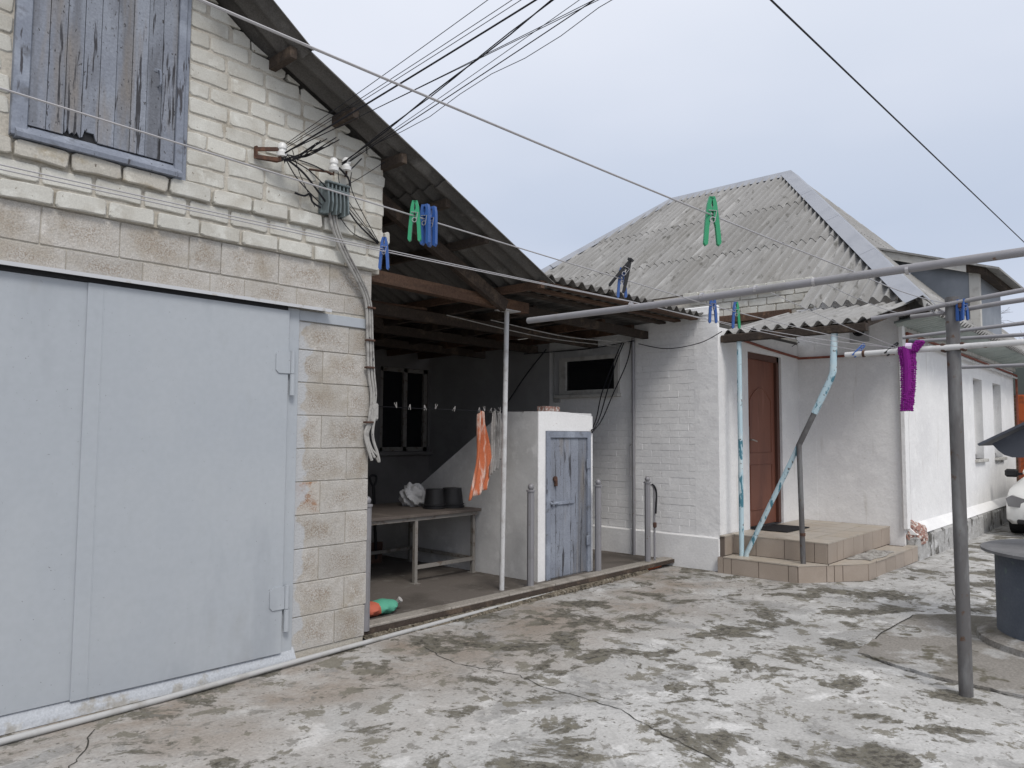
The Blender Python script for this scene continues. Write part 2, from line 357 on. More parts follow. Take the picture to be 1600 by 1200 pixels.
# ------------------------------------------------------------------ mesh helpers
class MB:
    def __init__(s): s.v = []; s.f = []
    def add(s, vs, fs):
        o = len(s.v); s.v += [tuple(p) for p in vs]; s.f += [tuple(i+o for i in q) for q in fs]; return s
    def box(s, x0, x1, y0, y1, z0, z1):
        return s.add([(x0, y0, z0), (x1, y0, z0), (x1, y1, z0), (x0, y1, z0), (x0, y0, z1), (x1, y0, z1), (x1, y1, z1), (x0, y1, z1)],
                     [(0, 3, 2, 1), (4, 5, 6, 7), (0, 1, 5, 4), (1, 2, 6, 5), (2, 3, 7, 6), (3, 0, 4, 7)])
    def bbox(s, x0, x1, y0, y1, z0, z1, b=.006):
        """box with chamfered edges: convex hull of three shrunken boxes"""
        bm = bmesh.new()
        for (a, c, d) in ((0, b, b), (b, 0, b), (b, b, 0)):
            for x in (x0+a, x1-a):
                for y in (y0+c, y1-c):
                    for z in (z0+d, z1-d): bm.verts.new((x, y, z))
        bmesh.ops.convex_hull(bm, input=bm.verts)
        bm.verts.ensure_lookup_table(); bm.verts.index_update()
        s.add([v.co[:] for v in bm.verts], [[v.index for v in f.verts] for f in bm.faces]); bm.free(); return s
    def bar(s, a, b, w, h, upv=(0, 0, 1)):
        """beam of section w x h from a to b"""
        a = Vector(a); b = Vector(b); d = (b-a).normalized(); sd = d.cross(Vector(upv)).normalized(); u = sd.cross(d)
        P = []
        for p in (a, b):
            for (i, j) in ((-1, -1), (1, -1), (1, 1), (-1, 1)): P.append(p+sd*(i*w/2)+u*(j*h/2))
        return s.add(P, [(3, 2, 1, 0), (4, 5, 6, 7), (0, 1, 5, 4), (1, 2, 6, 5), (2, 3, 7, 6), (3, 0, 4, 7)])
    def tube(s, pts, r, n=8, cap=True):
        pts = [Vector(p) for p in pts]; rs = r if isinstance(r, (list, tuple)) else [r]*len(pts)
        t0 = (pts[1]-pts[0]).normalized()
        nrm = t0.cross(Vector((0, 0, 1)))
        if nrm.length < .05: nrm = t0.cross(Vector((1, 0, 0)))
        nrm.normalize(); V = []
        for i, p in enumerate(pts):
            a = pts[max(i-1, 0)]; b = pts[min(i+1, len(pts)-1)]; t = (b-a).normalized()
            nrm = (nrm-t*nrm.dot(t)).normalized(); bn = t.cross(nrm)
            for k in range(n):
                an = 2*math.pi*k/n; V.append(p+(nrm*math.cos(an)+bn*math.sin(an))*rs[i])
        F = []
        for i in range(len(pts)-1):
            for k in range(n): F.append((i*n+k, i*n+(k+1) % n, (i+1)*n+(k+1) % n, (i+1)*n+k))
        if cap: F.append(tuple(range(n))[::-1]); F.append(tuple(range((len(pts)-1)*n, len(pts)*n)))
        return s.add(V, F)
    def lathe(s, c, prof, n=24):
        V = []; F = []
        for (r, z) in prof:
            for k in range(n):
                an = 2*math.pi*k/n; V.append((c[0]+r*math.cos(an), c[1]+r*math.sin(an), c[2]+z))
        for i in range(len(prof)-1):
            for k in range(n): F.append((i*n+k, i*n+(k+1) % n, (i+1)*n+(k+1) % n, (i+1)*n+k))
        F.append(tuple(range(n))[::-1]); F.append(tuple(range((len(prof)-1)*n, len(prof)*n)))
        return s.add(V, F)
    def prism(s, poly, ax, a, b):
        """poly of 2-D points; ax 'y': (x,z) along y; 'x': (y,z) along x; 'z': (x,y) along z"""
        def mk(p, q): return {'y': (p[0], q, p[1]), 'x': (q, p[0], p[1]), 'z': (p[0], p[1], q)}[ax]
        n = len(poly); V = [mk(p, a) for p in poly]+[mk(p, b) for p in poly]
        F = [tuple(range(n)), tuple(range(n, 2*n))[::-1]]+[(i, i+n, (i+1) % n+n, (i+1) % n) for i in range(n)]
        return s.add(V, F)
    def mesh(s, name, off=(0, 0, 0)):
        me = bpy.data.meshes.new(name)
        o = off
        me.from_pydata([(p[0]-o[0], p[1]-o[1], p[2]-o[2]) for p in s.v], [], s.f)
        bm = bmesh.new(); bm.from_mesh(me); bmesh.ops.recalc_face_normals(bm, faces=bm.faces); bm.to_mesh(me); bm.free()
        return me

BASE = {}
def tag(o, label=None, cat=None, group=None, kind=None):
    if label: o['label'] = label
    if cat: o['category'] = cat
    if group: o['group'] = group
    if kind: o['kind'] = kind
    return o
def thing(name, loc, label, cat, group=None):
    o = bpy.data.objects.new(name, None); o.location = loc; o.empty_display_size = .1
    C.objects.link(o); BASE[o.name] = tuple(loc)
    return tag(o, label, cat, group)
def obj(name, mb, mat, parent=None, smooth=False, label=None, cat=None, group=None, kind=None, solid=None, loc=None):
    base = BASE[parent.name] if parent else (loc or (0, 0, 0))
    me = mb if isinstance(mb, bpy.types.Mesh) else mb.mesh(name, base)
    if mat and not me.materials: me.materials.append(M[mat])
    if smooth:
        me.polygons.foreach_set('use_smooth', [True]*len(me.polygons))
        if hasattr(me, 'set_sharp_from_angle'): me.set_sharp_from_angle(angle=math.radians(40))
    o = bpy.data.objects.new(name, me); C.objects.link(o)
    if parent: o.parent = parent
    elif loc: o.location = loc
    BASE[o.name] = base
    if solid:
        sm = o.modifiers.new('thickness', 'SOLIDIFY'); sm.thickness = solid; sm.offset = -1
    return tag(o, label, cat, group, kind)
def piece(name, me, pos, parent, rot=None):
    """a piece that shares mesh data, at world pos"""
    b = BASE[parent.name]
    o = bpy.data.objects.new(name, me); C.objects.link(o); o.parent = parent
    o.location = (pos[0]-b[0], pos[1]-b[1], pos[2]-b[2])
    if rot: o.rotation_euler = rot
    return o

def clip_poly(poly, a, b, c):
    """keep a*x+b*z<=c"""
    out = []
    for i, p in enumerate(poly):
        q = poly[(i+1) % len(poly)]; dp = a*p[0]+b*p[1]-c; dq = a*q[0]+b*q[1]-c
        if dp <= 0: out.append(p)
        if dp*dq < 0:
            t = dp/(dp-dq); out.append((p[0]+(q[0]-p[0])*t, p[1]+(q[1]-p[1])*t))
    return out
def slab_mesh(poly, depth, bev, mat, name, axis='y'):
    """front face outline poly (x,z) facing -y (or -x when axis 'x': poly is (y,z)); front inset by bev; back at +depth"""
    cx = sum(p[0] for p in poly)/len(poly); cz = sum(p[1] for p in poly)/len(poly); n = len(poly)
    def ins(p, d):
        v = Vector((p[0]-cx, p[1]-cz)); l = max(v.length, 1e-6)
        return (p[0]-v.x/l*d, p[1]-v.y/l*d)
    rings = [([ins(p, bev) for p in poly], 0), (poly, bev*.8), (poly, depth)]
    V = []; F = []
    for pl, y in rings:
        for p in pl: V.append((p[0], y, p[1]) if axis == 'y' else (y, p[0], p[1]))
    for i in range(2):
        for k in range(n): F.append((i*n+k, i*n+(k+1) % n, (i+1)*n+(k+1) % n, (i+1)*n+k))
    F.append(tuple(range(n)))
    mb = MB(); mb.add(V, F); me = mb.mesh(name); me.materials.append(M[mat]); return me
def rough_rect(w, h, j, rr, seg=1):
    """rectangle centred at 0 with cut corners and jitter"""
    a = w/2; b = h/2; c = j*2.0
    pts = [(-a+c, -b), (0, -b), (a-c, -b), (a, -b+c), (a, b-c), (a-c, b), (0, b), (-a+c, b), (-a, b-c), (-a, -b+c)]
    return [(x+rr.uniform(-j, j), z+rr.uniform(-j, j)*.8) for x, z in pts]
_cache = {}
def block_piece(name, parent, x0, x1, z0, z1, front, mat, j=.002, bev=.006, depth=.05, nvar=4, axis='y', rr=RND, other=None):
    key = (round(x1-x0, 3), round(z1-z0, 3), mat, axis, rr.randrange(nvar), j)
    if key not in _cache: _cache[key] = slab_mesh(rough_rect(x1-x0, z1-z0, j, rr), depth, bev, mat, name, axis)
    c = (x0+x1)/2; z = (z0+z1)/2; f = front+rr.uniform(-.002, .002)
    return piece(name, _cache[key], (c, f, z) if axis == 'y' else (f, c, z), parent)
def wavy(O, u, v, W, Ln, pitch, amp, seed=0, per=8, clips=(), rows=3):
    """corrugated sheet: origin O, u across the waves, v along them"""
    rr = random.Random(seed); O = Vector(O); u = Vector(u).normalized(); v = Vector(v).normalized(); n = u.cross(v).normalized()
    if n.z < 0: n = -n
    N = max(2, int(round(W/pitch*per))); V = []; F = []
    for j in range(rows+1):
        t = j/rows
        for i in range(N+1):
            s_ = i/N*W
            V.append(O+u*s_+v*(t*Ln)+n*(amp*math.sin(2*math.pi*s_/pitch)+rr.uniform(-.0012, .0012)))
    for j in range(rows):
        for i in range(N): F.append((j*(N+1)+i, j*(N+1)+i+1, (j+1)*(N+1)+i+1, (j+1)*(N+1)+i))
    bm = bmesh.new(); bv = [bm.verts.new(p) for p in V]
    for f in F: bm.faces.new([bv[i] for i in f])
    for (co, no) in clips:
        bmesh.ops.bisect_plane(bm, geom=bm.verts[:]+bm.edges[:]+bm.faces[:], plane_co=co, plane_no=no, clear_outer=True)
    if not bm.faces: bm.free(); return None
    bmesh.ops.recalc_face_normals(bm, faces=bm.faces)
    bm.normal_update()
    if sum(f.normal.dot(n) for f in bm.faces) < 0: bmesh.ops.reverse_faces(bm, faces=bm.faces)
    mb = MB(); bm.verts.index_update()
    mb.v = [x.co[:] for x in bm.verts]; mb.f = [[x.index for x in f.verts] for f in bm.faces]; bm.free()
    return mb
def sheet(name, mb, mat, parent, th=.007):
    """a corrugated sheet with real thickness; the cut edges keep their own vertices so that they shade flat"""
    base = Vector(BASE[parent.name]); V = [Vector(p)-base for p in mb.v]; F = [list(f) for f in mb.f]; n = Vector((0, 0, 0))
    for f in F:
        a, b, c = V[f[0]], V[f[1]], V[f[2]]; n += (b-a).cross(c-a)
    n.normalize(); N = len(V); W = V+[v-n*th for v in V]; G = F+[[i+N for i in f][::-1] for f in F]
    cnt = {}
    for f in F:
        for a, b in zip(f, f[1:]+f[:1]): cnt[(a, b)] = 1
    top = len(G)
    for (a, b) in list(cnt):
        if (b, a) not in cnt:
            k = len(W); W += [V[b], V[a], V[a]-n*th, V[b]-n*th]; G.append([k, k+1, k+2, k+3])
    me = bpy.data.meshes.new(name); me.from_pydata([tuple(v) for v in W], [], G)
    me.polygons.foreach_set('use_smooth', [k < top for k in range(len(G))]); me.materials.append(M[mat])
    o = bpy.data.objects.new(name, me); C.objects.link(o); o.parent = parent; BASE[o.name] = tuple(base)
    return o
def sag(a, b, d, n=16):
    a = Vector(a); b = Vector(b)
    return [a.lerp(b, i/n)-Vector((0, 0, 4*d*(i/n)*(1-i/n))) for i in range(n+1)]
def spline(pts, n=6):
    P = [Vector(p) for p in pts]; out = []
    for i in range(len(P)-1):
        p0 = P[max(i-1, 0)]; p1 = P[i]; p2 = P[i+1]; p3 = P[min(i+2, len(P)-1)]
        for k in range(n):
            t = k/n
            out.append(.5*((2*p1)+(p2-p0)*t+(2*p0-5*p1+4*p2-p3)*t*t+(3*p1-p0-3*p2+p3)*t**3))
    out.append(P[-1]); return out

# ================================================================== SETTING
def axis_pts(lo, hi, step, far):
    a = list(np.arange(lo, hi+1e-6, step)); g = step; x = hi
    while x < far: g *= 1.7; x += g; a.append(x)
    g = step; x = lo
    while x > -far: g *= 1.7; x -= g; a.insert(0, x)
    return a
gx = axis_pts(0, 14, .16, 500); gy = axis_pts(-1.0, 4.8, .16, 500)
def hgt(x, y):
    if not (0 < x < 14 and -1 < y < 4.8): return 0.0
    f = min(1, (4.8-y)/.6, (x)/.6, (14-x)/.6, (y+1)/.6)
    return f*(.006*math.sin(x*1.9+y*1.3)+.005*math.sin(x*3.7-y*2.9+1)+.004*math.sin(y*5.1+x*.7))-.004*f
gm = MB(); nx = len(gx); ny = len(gy)
gm.v = [(x, y, hgt(x, y)) for y in gy for x in gx]
gm.f = [(j*nx+i, j*nx+i+1, (j+1)*nx+i+1, (j+1)*nx+i) for j in range(ny-1) for i in range(nx-1)]
ground = obj('ground', gm, 'ground', smooth=True, kind='structure')
def ribbon(pts, w, zoff, rr, jit=.012):
    P = []
    for a, b in zip(pts[:-1], pts[1:]):
        for k in range(6):
            t = k/6; P.append((a[0]+(b[0]-a[0])*t+rr.uniform(-jit, jit), a[1]+(b[1]-a[1])*t+rr.uniform(-jit, jit)))
    V = []; F = []
    for i, p in enumerate(P):
        q = P[min(i+1, len(P)-1)]; o = P[max(i-1, 0)]; d = Vector((q[0]-o[0], q[1]-o[1])); d.normalize(); ww = w*rr.uniform(.35, 1.3)
        for s_ in (-1, 1):
            x = p[0]-d.y*ww*s_; y = p[1]+d.x*ww*s_; V.append((x, y, hgt(x, y)+zoff))
    for i in range(len(P)-1): F.append((2*i, 2*i+1, 2*i+3, 2*i+2))
    return MB().add(V, F)
rr = random.Random(3)
for pts, w in (([(3.66, 4.14), (3.54, 3.72), (3.59, 3.53), (3.66, 3.26), (3.6, 3.0), (3.6, 2.75), (3.58, 2.47), (3.48, 2.24), (3.39, 1.97), (3.31, 1.69), (3.2, 1.3)], .0035),
               ([(5.0, 3.0), (5.4, 2.75), (5.75, 2.68), (6.0, 2.5)], .002), ([(8.6, 1.9), (8.0, 1.75), (7.6, 1.5), (7.5, 1.2)], .003), ([(1.5, 4.2), (1.35, 3.9), (1.2, 3.75)], .003),
               ([(9.4, 2.0), (8.8, 1.6), (8.3, 1.3), (8.0, .9)], .003)):
    obj('crack', ribbon(pts, w, .003, rr), 'crack', ground)
# concrete patch around the well, a slightly raised slab with an uneven edge
pp = [(5.62, 1.84), (6.3, 1.87), (7.12, 1.86), (7.43, 1.59), (7.6, .9), (7.6, -.6), (5.3, -.6), (5.34, .83), (5.40, 1.27), (5.5, 1.6)]
pe = []
for a, b in zip(pp, pp[1:]+pp[:1]):
    for k in range(7): t = k/7; pe.append((a[0]+(b[0]-a[0])*t+rr.uniform(-.018, .018), a[1]+(b[1]-a[1])*t+rr.uniform(-.018, .018)))
obj('patch_slab', MB().prism(pe, 'z', -.03, .008), 'slab', ground)
obj('crack', ribbon(pp[:4], .005, .006, rr, .014), 'crack', ground)
obj('crack', ribbon(pp[7:]+pp[:1], .006, .006, rr, .014), 'crack', ground)

# ================================================================== GARAGE
FY = 4.53
garage = thing('garage_building', (1.8, FY, 0), 'brick and cinder block garage with grey steel gate and attic hatch', 'garage')
core = MB().prism([(-.6, 0), (3.41, 0), (3.41, 2.70), (3.50, 2.70), (3.50, 3.50), (2.42, 4.0), (1.5, 4.62), (-.6, 3.2)], 'y', FY+.008, 9.0)
obj('wall_core', core, 'mortar', garage)
obj('gable_mortar', MB().prism([(-.5, 2.708), (3.46, 2.708), (3.505, 2.93), (3.505, 3.51), (2.42, 4.0), (1.5, 4.62), (-.5, 3.2)], 'y', FY-.012, FY+.006), 'mortar', garage)
# cinder blocks of the pillar
zz = .05; row = 0
while zz < 2.2:
    z1 = zz+.225 if zz < 2.0 else 2.268
    cuts = [2.80, 3.235, 3.43] if row % 2 == 1 else [2.80, 3.02, 3.43]
    if row == 0: cuts = [2.80, 3.16, 3.42]
    for a, b in zip(cuts[:-1], cuts[1:]):
        mt = 'block_stain' if (row == 4 and a < 2.9) else 'block'
        if row == 5: mt = 'block'
        block_piece('block', garage, a+.003, b-.003, zz+.003, z1-.003, FY, mt, j=.0018, bev=.004)
    zz += .225; row += 1
for r_, (z0, z1, cuts) in enumerate([(2.365, 2.492, [-.6, -.2, .2, .58, .98, 1.379, 1.783, 2.189, 2.42, 2.80, 3.19, 3.43]), (2.498, 2.704, [-.6, -.35, .05, .45, .85, 1.251, 1.651, 2.05, 2.255, 2.66, 3.06, 3.43])]):
    for a, b in zip(cuts[:-1], cuts[1:]):
        if b < .3: continue
        block_piece('block', garage, a+.003, b-.003, z0+.002, z1-.002, FY, 'block', j=.0018, bev=.004)
# painted edge of the blocks beside the gate frame
# silicate bricks of the gable
def roofline(x):
    return 3.585-.45*(x-3.52) if x > 2.40 else 4.09+.68*(2.40-x)
for k in range(18):
    z0 = 2.712+.108*k; z1 = z0+RND.choice((.090, .093))
    if z0 > 4.7: break
    yf = {0: FY-.036, 1: FY-.024, 2: FY-.052}.get(k, FY-.0195)
    x = .30-.13*(k % 2)-(.06 if k % 3 == 0 else 0); xe = {0: 3.47, 2: 3.555}.get(k, 3.52-.02*(k % 2))
    while x < xe-.03:
        ln = .25 if RND.random() > .07 else .12
        x1 = min(x+ln, xe)
        if xe-x1 < .05: x1 = xe
        if k > 2 and x1 > 1.075 and x < 2.005:
            if x < 1.06: x1 = 1.075
            elif x1 > 2.02: x, x1 = 2.005, 2.005+RND.choice((.10, .12, .14) if k % 2 else (.23, .25))
            else: x = x1+.012; continue
            if x1-x < .04: x = x1+.012; continue
        jj = .006
        poly = rough_rect(x1-x, z1-z0, jj, RND); cx = (x+x1)/2; cz = (z0+z1)/2
        if z1 > roofline(x1)-.02 and k > 2:
            wp = [(p[0]+cx, p[1]+cz) for p in poly]
            wp = clip_poly(wp, .45, 1, 3.585+.45*3.52-.02) if x1 > 2.4 else clip_poly(wp, .68, 1, 4.09+.68*2.40-.02)
            poly = [(p[0]-cx, p[1]-cz) for p in wp]
            if len(poly) < 3 or max(p[0] for p in poly)-min(p[0] for p in poly) < .05 or max(p[1] for p in poly)-min(p[1] for p in poly) < .03: x = x1+.012; continue
            me = slab_mesh(poly, .07, .006, 'brick', 'brick')
            piece('brick', me, (cx, yf, cz), garage)
        else:
            block_piece('brick', garage, x, x1, z0, z1, yf, 'sill_brick' if (k == 2 and x1 < 2.1) else 'brick', j=jj, bev=.007, depth=.075, nvar=7)
        x = x1+RND.uniform(.012, .022)
# lintel, frame and gate
lint = MB().box(-.6, 3.03, FY-.080, FY-.074, 2.345, 2.366).box(-.6, 3.03, FY-.074, FY+.01, 2.358, 2.366)
obj('lintel', lint, 'lintel', garage)
obj('lintel_shadow_strip', MB().box(-.6, 2.72, FY-.03, FY+.01, 2.325, 2.357), 'black', garage)  # black strip painting the lintel's shadow line above the gate
strap = obj('strap_plate', MB().bbox(2.82, 3.435, FY-.012, FY+.01, 2.272, 2.343, .003), 'gatepaint', garage)
obj('bolt', MB().lathe((0, 0, 0), [(.011, 0), (.011, .006), (.006, .01)], 10), 'lintel', strap).location = (3.27-1.8, -.014, 2.306)
bpy.data.objects['bolt'].rotation_euler = (math.pi/2, 0, 0)
obj('gate_frame', MB().bbox(2.725, 2.815, FY-.02, FY+.02, .04, 2.345, .003).box(-.6, 2.725, FY-.004, FY+.02, .05, 2.31), 'gatepaint', garage)
obj('gate_sill', MB().prism([(FY-.02, .0), (FY+.02, 0), (FY+.02, .10), (FY-.015, .085), (FY-.05, .03), (FY-.06, 0)], 'x', -.6, 2.83), 'gatesill', garage)
for (x0, x1, y, z0, nm) in ((.12, 1.50, FY-.030, .085, 'l'), (1.482, 2.725, FY-.042, .078, 'r')):
    gl = obj('garage_door', MB().bbox(x0, x1, y, y+.018, z0, 2.322, .002), 'gatepaint', garage)
    if nm == 'r':
        for z in (1.90, .36):
            h = MB().prism([(2.63, z+.02), (2.65, z), (2.735, z), (2.735, z+.145), (2.65, z+.145), (2.63, z+.125)], 'y', y-.008, y-.001)
            h.tube([(2.752, y-.008, z+.15), (2.752, y-.008, z+.0)], .016, 10).tube([(2.752, y-.008, z-.004), (2.752, y-.008, z-.145)], .018, 10)
            obj('hinge', h, 'gatepaint', gl)
        obj('weld_seam', MB().bbox(1.562, 1.567, y-.0018, y+.001, .082, 2.31, .0005), 'gatepaint', gl)
# attic hatch
hx0, hx1, hz0, hz1 = 1.08, 2.0, 3.036, 4.36
obj('cavity_dark_panel', MB().box(hx0+.04, hx1-.04, FY-.018, FY-.014, hz0+.04, hz1), 'black', garage)  # black panel painting the dark of the loft behind the broken boards
hatch = obj('loft_hatch', MB().box(hx0+.02, hx1-.02, FY-.004, FY+.004, hz0+.03, hz1).bbox(hx0, hx0+.075, FY-.05, FY+.03, hz0+.0, hz1, .004)
            .bbox(hx1-.075, hx1-.03, FY-.052, FY+.03, hz0-.02, hz1, .004).bbox(hx1-.03, hx1, FY-.036, FY+.03, hz0-.02, hz1, .004)
            .bbox(hx0, hx1, FY-.05, FY+.03, hz1-.06, hz1+.02, .004), 'bluewood2', garage)
obj('sill_board', MB().prism([(FY-.075, hz0-.012), (FY+.02, hz0-.012), (FY+.02, hz0+.085), (FY-.02, hz0+.07), (FY-.08, hz0+.012)], 'x', hx0+.02, hx1-.04), 'bluewood2', hatch)
bx = hx0+.077; nb = 9; bw = (hx1-.077-bx)/nb
for i in range(nb):
    a = bx+i*bw+.0018; b = bx+(i+1)*bw-.0018; zb = hz0+.075
    poly = [(a, zb), (b, zb), (b, hz1-.06), (a, hz1-.06)]
    if i in (2, 3):
        js = [(a, zb+.01)]
        for k in range(7): js.append((a+(b-a)*(k+.5)/7, zb+(.07*RND.random() if k % 2 else .0)+(.045 if i == 3 and 1 < k < 5 else .01)))
        poly = js+[(b, zb+.005), (b, hz1-.06), (a, hz1-.06)]
    yy = FY-.026-RND.uniform(0, .005)
    obj('board', MB().prism(poly, 'y', yy-.006, FY-.020), 'bluewood', hatch)
obj('handle', MB().tube(spline([(1.815, FY-.03, 3.64), (1.815, FY-.06, 3.635), (1.818, FY-.065, 3.59), (1.818, FY-.06, 3.55), (1.815, FY-.03, 3.545)]), .006, 6).bbox(1.79, 1.83, FY-.036, FY-.03, 3.63, 3.655, .002), 'bluewood2', hatch)
# roof: purlins, rafters and slate sheets of the right-hand slope; plain left slope out of the picture
def rz(x): return 3.70-.45*(x-3.26) if x > 2.6 else 3.997+.70*(2.6-x)
roof = obj('roof', MB().bar((1.5, 4.3, rz(1.5)-.10), (1.5, 9.0, rz(1.5)-.10), .05, .12), 'darkwood', garage)
for y in (4.75, 6.6, 8.6):
    obj('rafter', MB().bar((2.62, y, rz(2.62)-.17), (5.12, y, rz(5.12)-.17), .06, .11), 'darkwood', roof)
obj('rafter', MB().bar((1.5, 4.75, rz(1.5)-.17), (2.62, 4.75, rz(2.62)-.17), .06, .11), 'darkwood', roof)
for x in (1.7, 2.1, 2.56, 3.06, 3.50, 3.98, 4.42, 5.06):
    z = rz(x)-.085
    obj('purlin', MB().bar((x, 4.24+RND.uniform(-.03, .07), z+.02), (x, 9.0, z+.02), .05, .062+RND.uniform(0, .015)), 'wood' if x > 4.9 else 'darkwood', roof)
dn = Vector((1, 0, -.45)).normalized(); d2 = Vector((1, 0, -.70)).normalized()
for j in range(5):
    y0 = 4.2+j*1.02+RND.uniform(-.012, .012)*(j > 0)
    for k, (xa, xb, lift) in enumerate(((3.86, 5.17, .0), (2.58, 3.93, .014))):
        ln = (xb-xa)/dn.x
        y1 = y0-(.012 if k == 0 else -.004)
        sheet('roof_sheet', wavy((xa, y1, rz(xa)+lift), (0, 1, 0), dn, 1.05, ln, .15, .024, seed=j*7+k), 'oldslate', roof)
    sheet('roof_sheet', wavy((1.48, y0-.03, rz(1.48)+.03), (0, 1, 0), d2, 1.05, (2.66-1.48)/d2.x, .15, .024, seed=j+50), 'oldslate', roof)
    sheet('roof_sheet', wavy((1.52, y0-.03, rz(1.48)+.03), (0, 1, 0), Vector((-1, 0, -.6)), 1.05, 2.7, .15, .024, seed=j+80), 'oldslate', roof)

# ================================================================== CARPORT between garage and house
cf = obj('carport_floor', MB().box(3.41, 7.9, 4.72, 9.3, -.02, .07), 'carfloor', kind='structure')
kerb = thing('carport_kerb', (5.6, 4.66, 0), 'low concrete edge of the carport floor with brown steel strip', 'kerb')
M['kerbstone'] = pbr('kerb_concrete', (.30, .275, .245), .9, layers=[((.20, .18, .155), 5, .5, .64, 4, S1)], fine=(70, .15), bump=[(30, .5, .008)])
xs = [3.45, 4.35, 5.05, 5.7, 6.5, 7.2, 7.86]
for a, b in zip(xs[:-1], xs[1:]):
    obj('kerb_stone', MB().bbox(a+.004, b-.004, 4.60, 4.735, .045+RND.uniform(-.004, .004), .092+RND.uniform(-.005, .005), .008), 'kerbstone', kerb)
obj('steel_edge', MB().box(3.44, 7.86, 4.585, 4.598, .040, .078), 'darkwood', kerb)
gv = MB(); r3 = random.Random(5)
for i in range(700):
    x = 3.45+r3.random()**1.2*3.6; f_ = r3.random(); y = 4.592-f_*(.10-.016*(x-3.45)); s_ = r3.uniform(.006, .017); z = .036*(1-f_)
    vv = [(x+s_*r3.uniform(-1, 1), y+s_*r3.uniform(-1, 1), z+s_*r3.uniform(-.8, .8)) for _ in range(6)]
    bm = bmesh.new(); [bm.verts.new(p) for p in vv]; bmesh.ops.convex_hull(bm, input=bm.verts); bm.verts.index_update()
    gv.add([v.co[:] for v in bm.verts], [[v.index for v in f.verts] for f in bm.faces]); bm.free()
obj('gravel', gv.add([(3.44, 4.485, .0), (7.3, 4.57, .0), (7.3, 4.60, .04), (3.44, 4.60, .04)], [(0, 1, 2, 3)]), 'gravel', kind='stuff', label='loose gravel below the carport edge', cat='gravel')

carport = thing('carport', (5.6, 4.87, .07), 'open carport with dark timber roof between garage and white house', 'carport')
obj('front_beam', MB().bar((3.42, 4.87, 2.765), (5.55, 4.87, 2.735), .09, .10), 'wood', carport)
obj('front_beam', MB().bar((5.35, 4.97, 2.74), (7.88, 4.97, 2.72), .08, .09), 'darkwood', carport)
obj('post', MB().tube([(5.218, 4.855, .07), (5.275, 4.865, 2.685)], .0235, 14), 'whitepipe', carport, smooth=True)
obj('post_plate', MB().box(5.17, 5.40, 4.80, 4.93, 2.678, 2.686), 'whitepipe', carport)
for x in (4.1, 4.75):
    obj('strut', MB().bar((x, 4.87, 2.79), (x, 4.87, rz(x)-.21), .05, .07), 'darkwood', carport)
for x in (5.25, 5.85, 6.45, 7.05, 7.65):
    obj('rafter', MB().bar((x, 4.93+.07, 2.78), (x, 8.88, 2.70), .06, .09), 'darkwood' if x < 7 else 'wood', carport)
for y in (4.30, 4.52, 4.72, 5.35, 5.9, 6.4, 7.0, 7.5, 8.1, 8.6):
    obj('batten', MB().bar((5.1, y, 2.853-.018*(y-4.2)), (7.86, y, 2.853-.018*(y-4.2)), .09, .025), 'wood' if y < 4.6 else 'darkwood', carport)
for y in (5.7, 6.7, 7.7):
    obj('tie_beam', MB().bar((3.5, y, 2.68), (7.86, y, 2.66), .07, .10), 'darkwood', carport)
for k in range(3):
    obj('loose_board', MB().bar((3.6+k*.5, 5.9+k*.6, 2.76), (5.0+k*.6, 5.75+k*.6, 2.75), .11, .022), 'wood', carport)
dv = Vector((0, 1, -.018)).normalized()
for i in range(3):
    for k, (ya, yb, lift) in enumerate(((4.2, 5.9, 0), (5.75, 7.4, .012), (7.25, 8.95, .0))):
        sheet('roof_sheet', wavy((5.10+i*.93, ya, 2.895-.018*(ya-4.2)+lift), (1, 0, 0), dv, .96, (yb-ya)/dv.y, .148, .027, seed=i*5+k+100), 'oldslate', carport)
obj('rear_boarding', MB().prism([(3.41, 2.74), (7.9, 2.74), (7.9, 2.86), (5.12, 2.86), (3.41, 3.6)], 'y', 8.92, 8.95), 'darkwood', carport)
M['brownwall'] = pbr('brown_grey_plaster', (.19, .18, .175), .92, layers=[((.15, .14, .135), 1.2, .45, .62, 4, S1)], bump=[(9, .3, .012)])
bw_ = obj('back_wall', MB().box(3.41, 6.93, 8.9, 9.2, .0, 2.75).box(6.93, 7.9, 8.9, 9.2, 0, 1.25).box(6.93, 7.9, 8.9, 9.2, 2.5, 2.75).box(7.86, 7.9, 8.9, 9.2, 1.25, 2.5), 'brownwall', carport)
wn = obj('window', MB().box(6.93, 7.0, 8.93, 9.0, 1.25, 2.5).box(7.79, 7.86, 8.93, 9.0, 1.25, 2.5).box(7.39, 7.46, 8.93, 9.0, 1.25, 2.5).box(6.93, 7.86, 8.93, 9.0, 1.25, 1.31).box(6.93, 7.86, 8.93, 9.0, 2.44, 2.5), 'tablemetal', carport)
obj('pane', MB().box(6.99, 7.40, 8.97, 8.98, 1.30, 2.45), 'glass', wn); obj('pane', MB().box(7.45, 7.80, 8.97, 8.98, 1.30, 2.45), 'glass', wn)
obj('window_ledge', MB().bbox(6.85, 7.88, 8.80, 8.93, 1.19, 1.245), 'brownwall', carport)

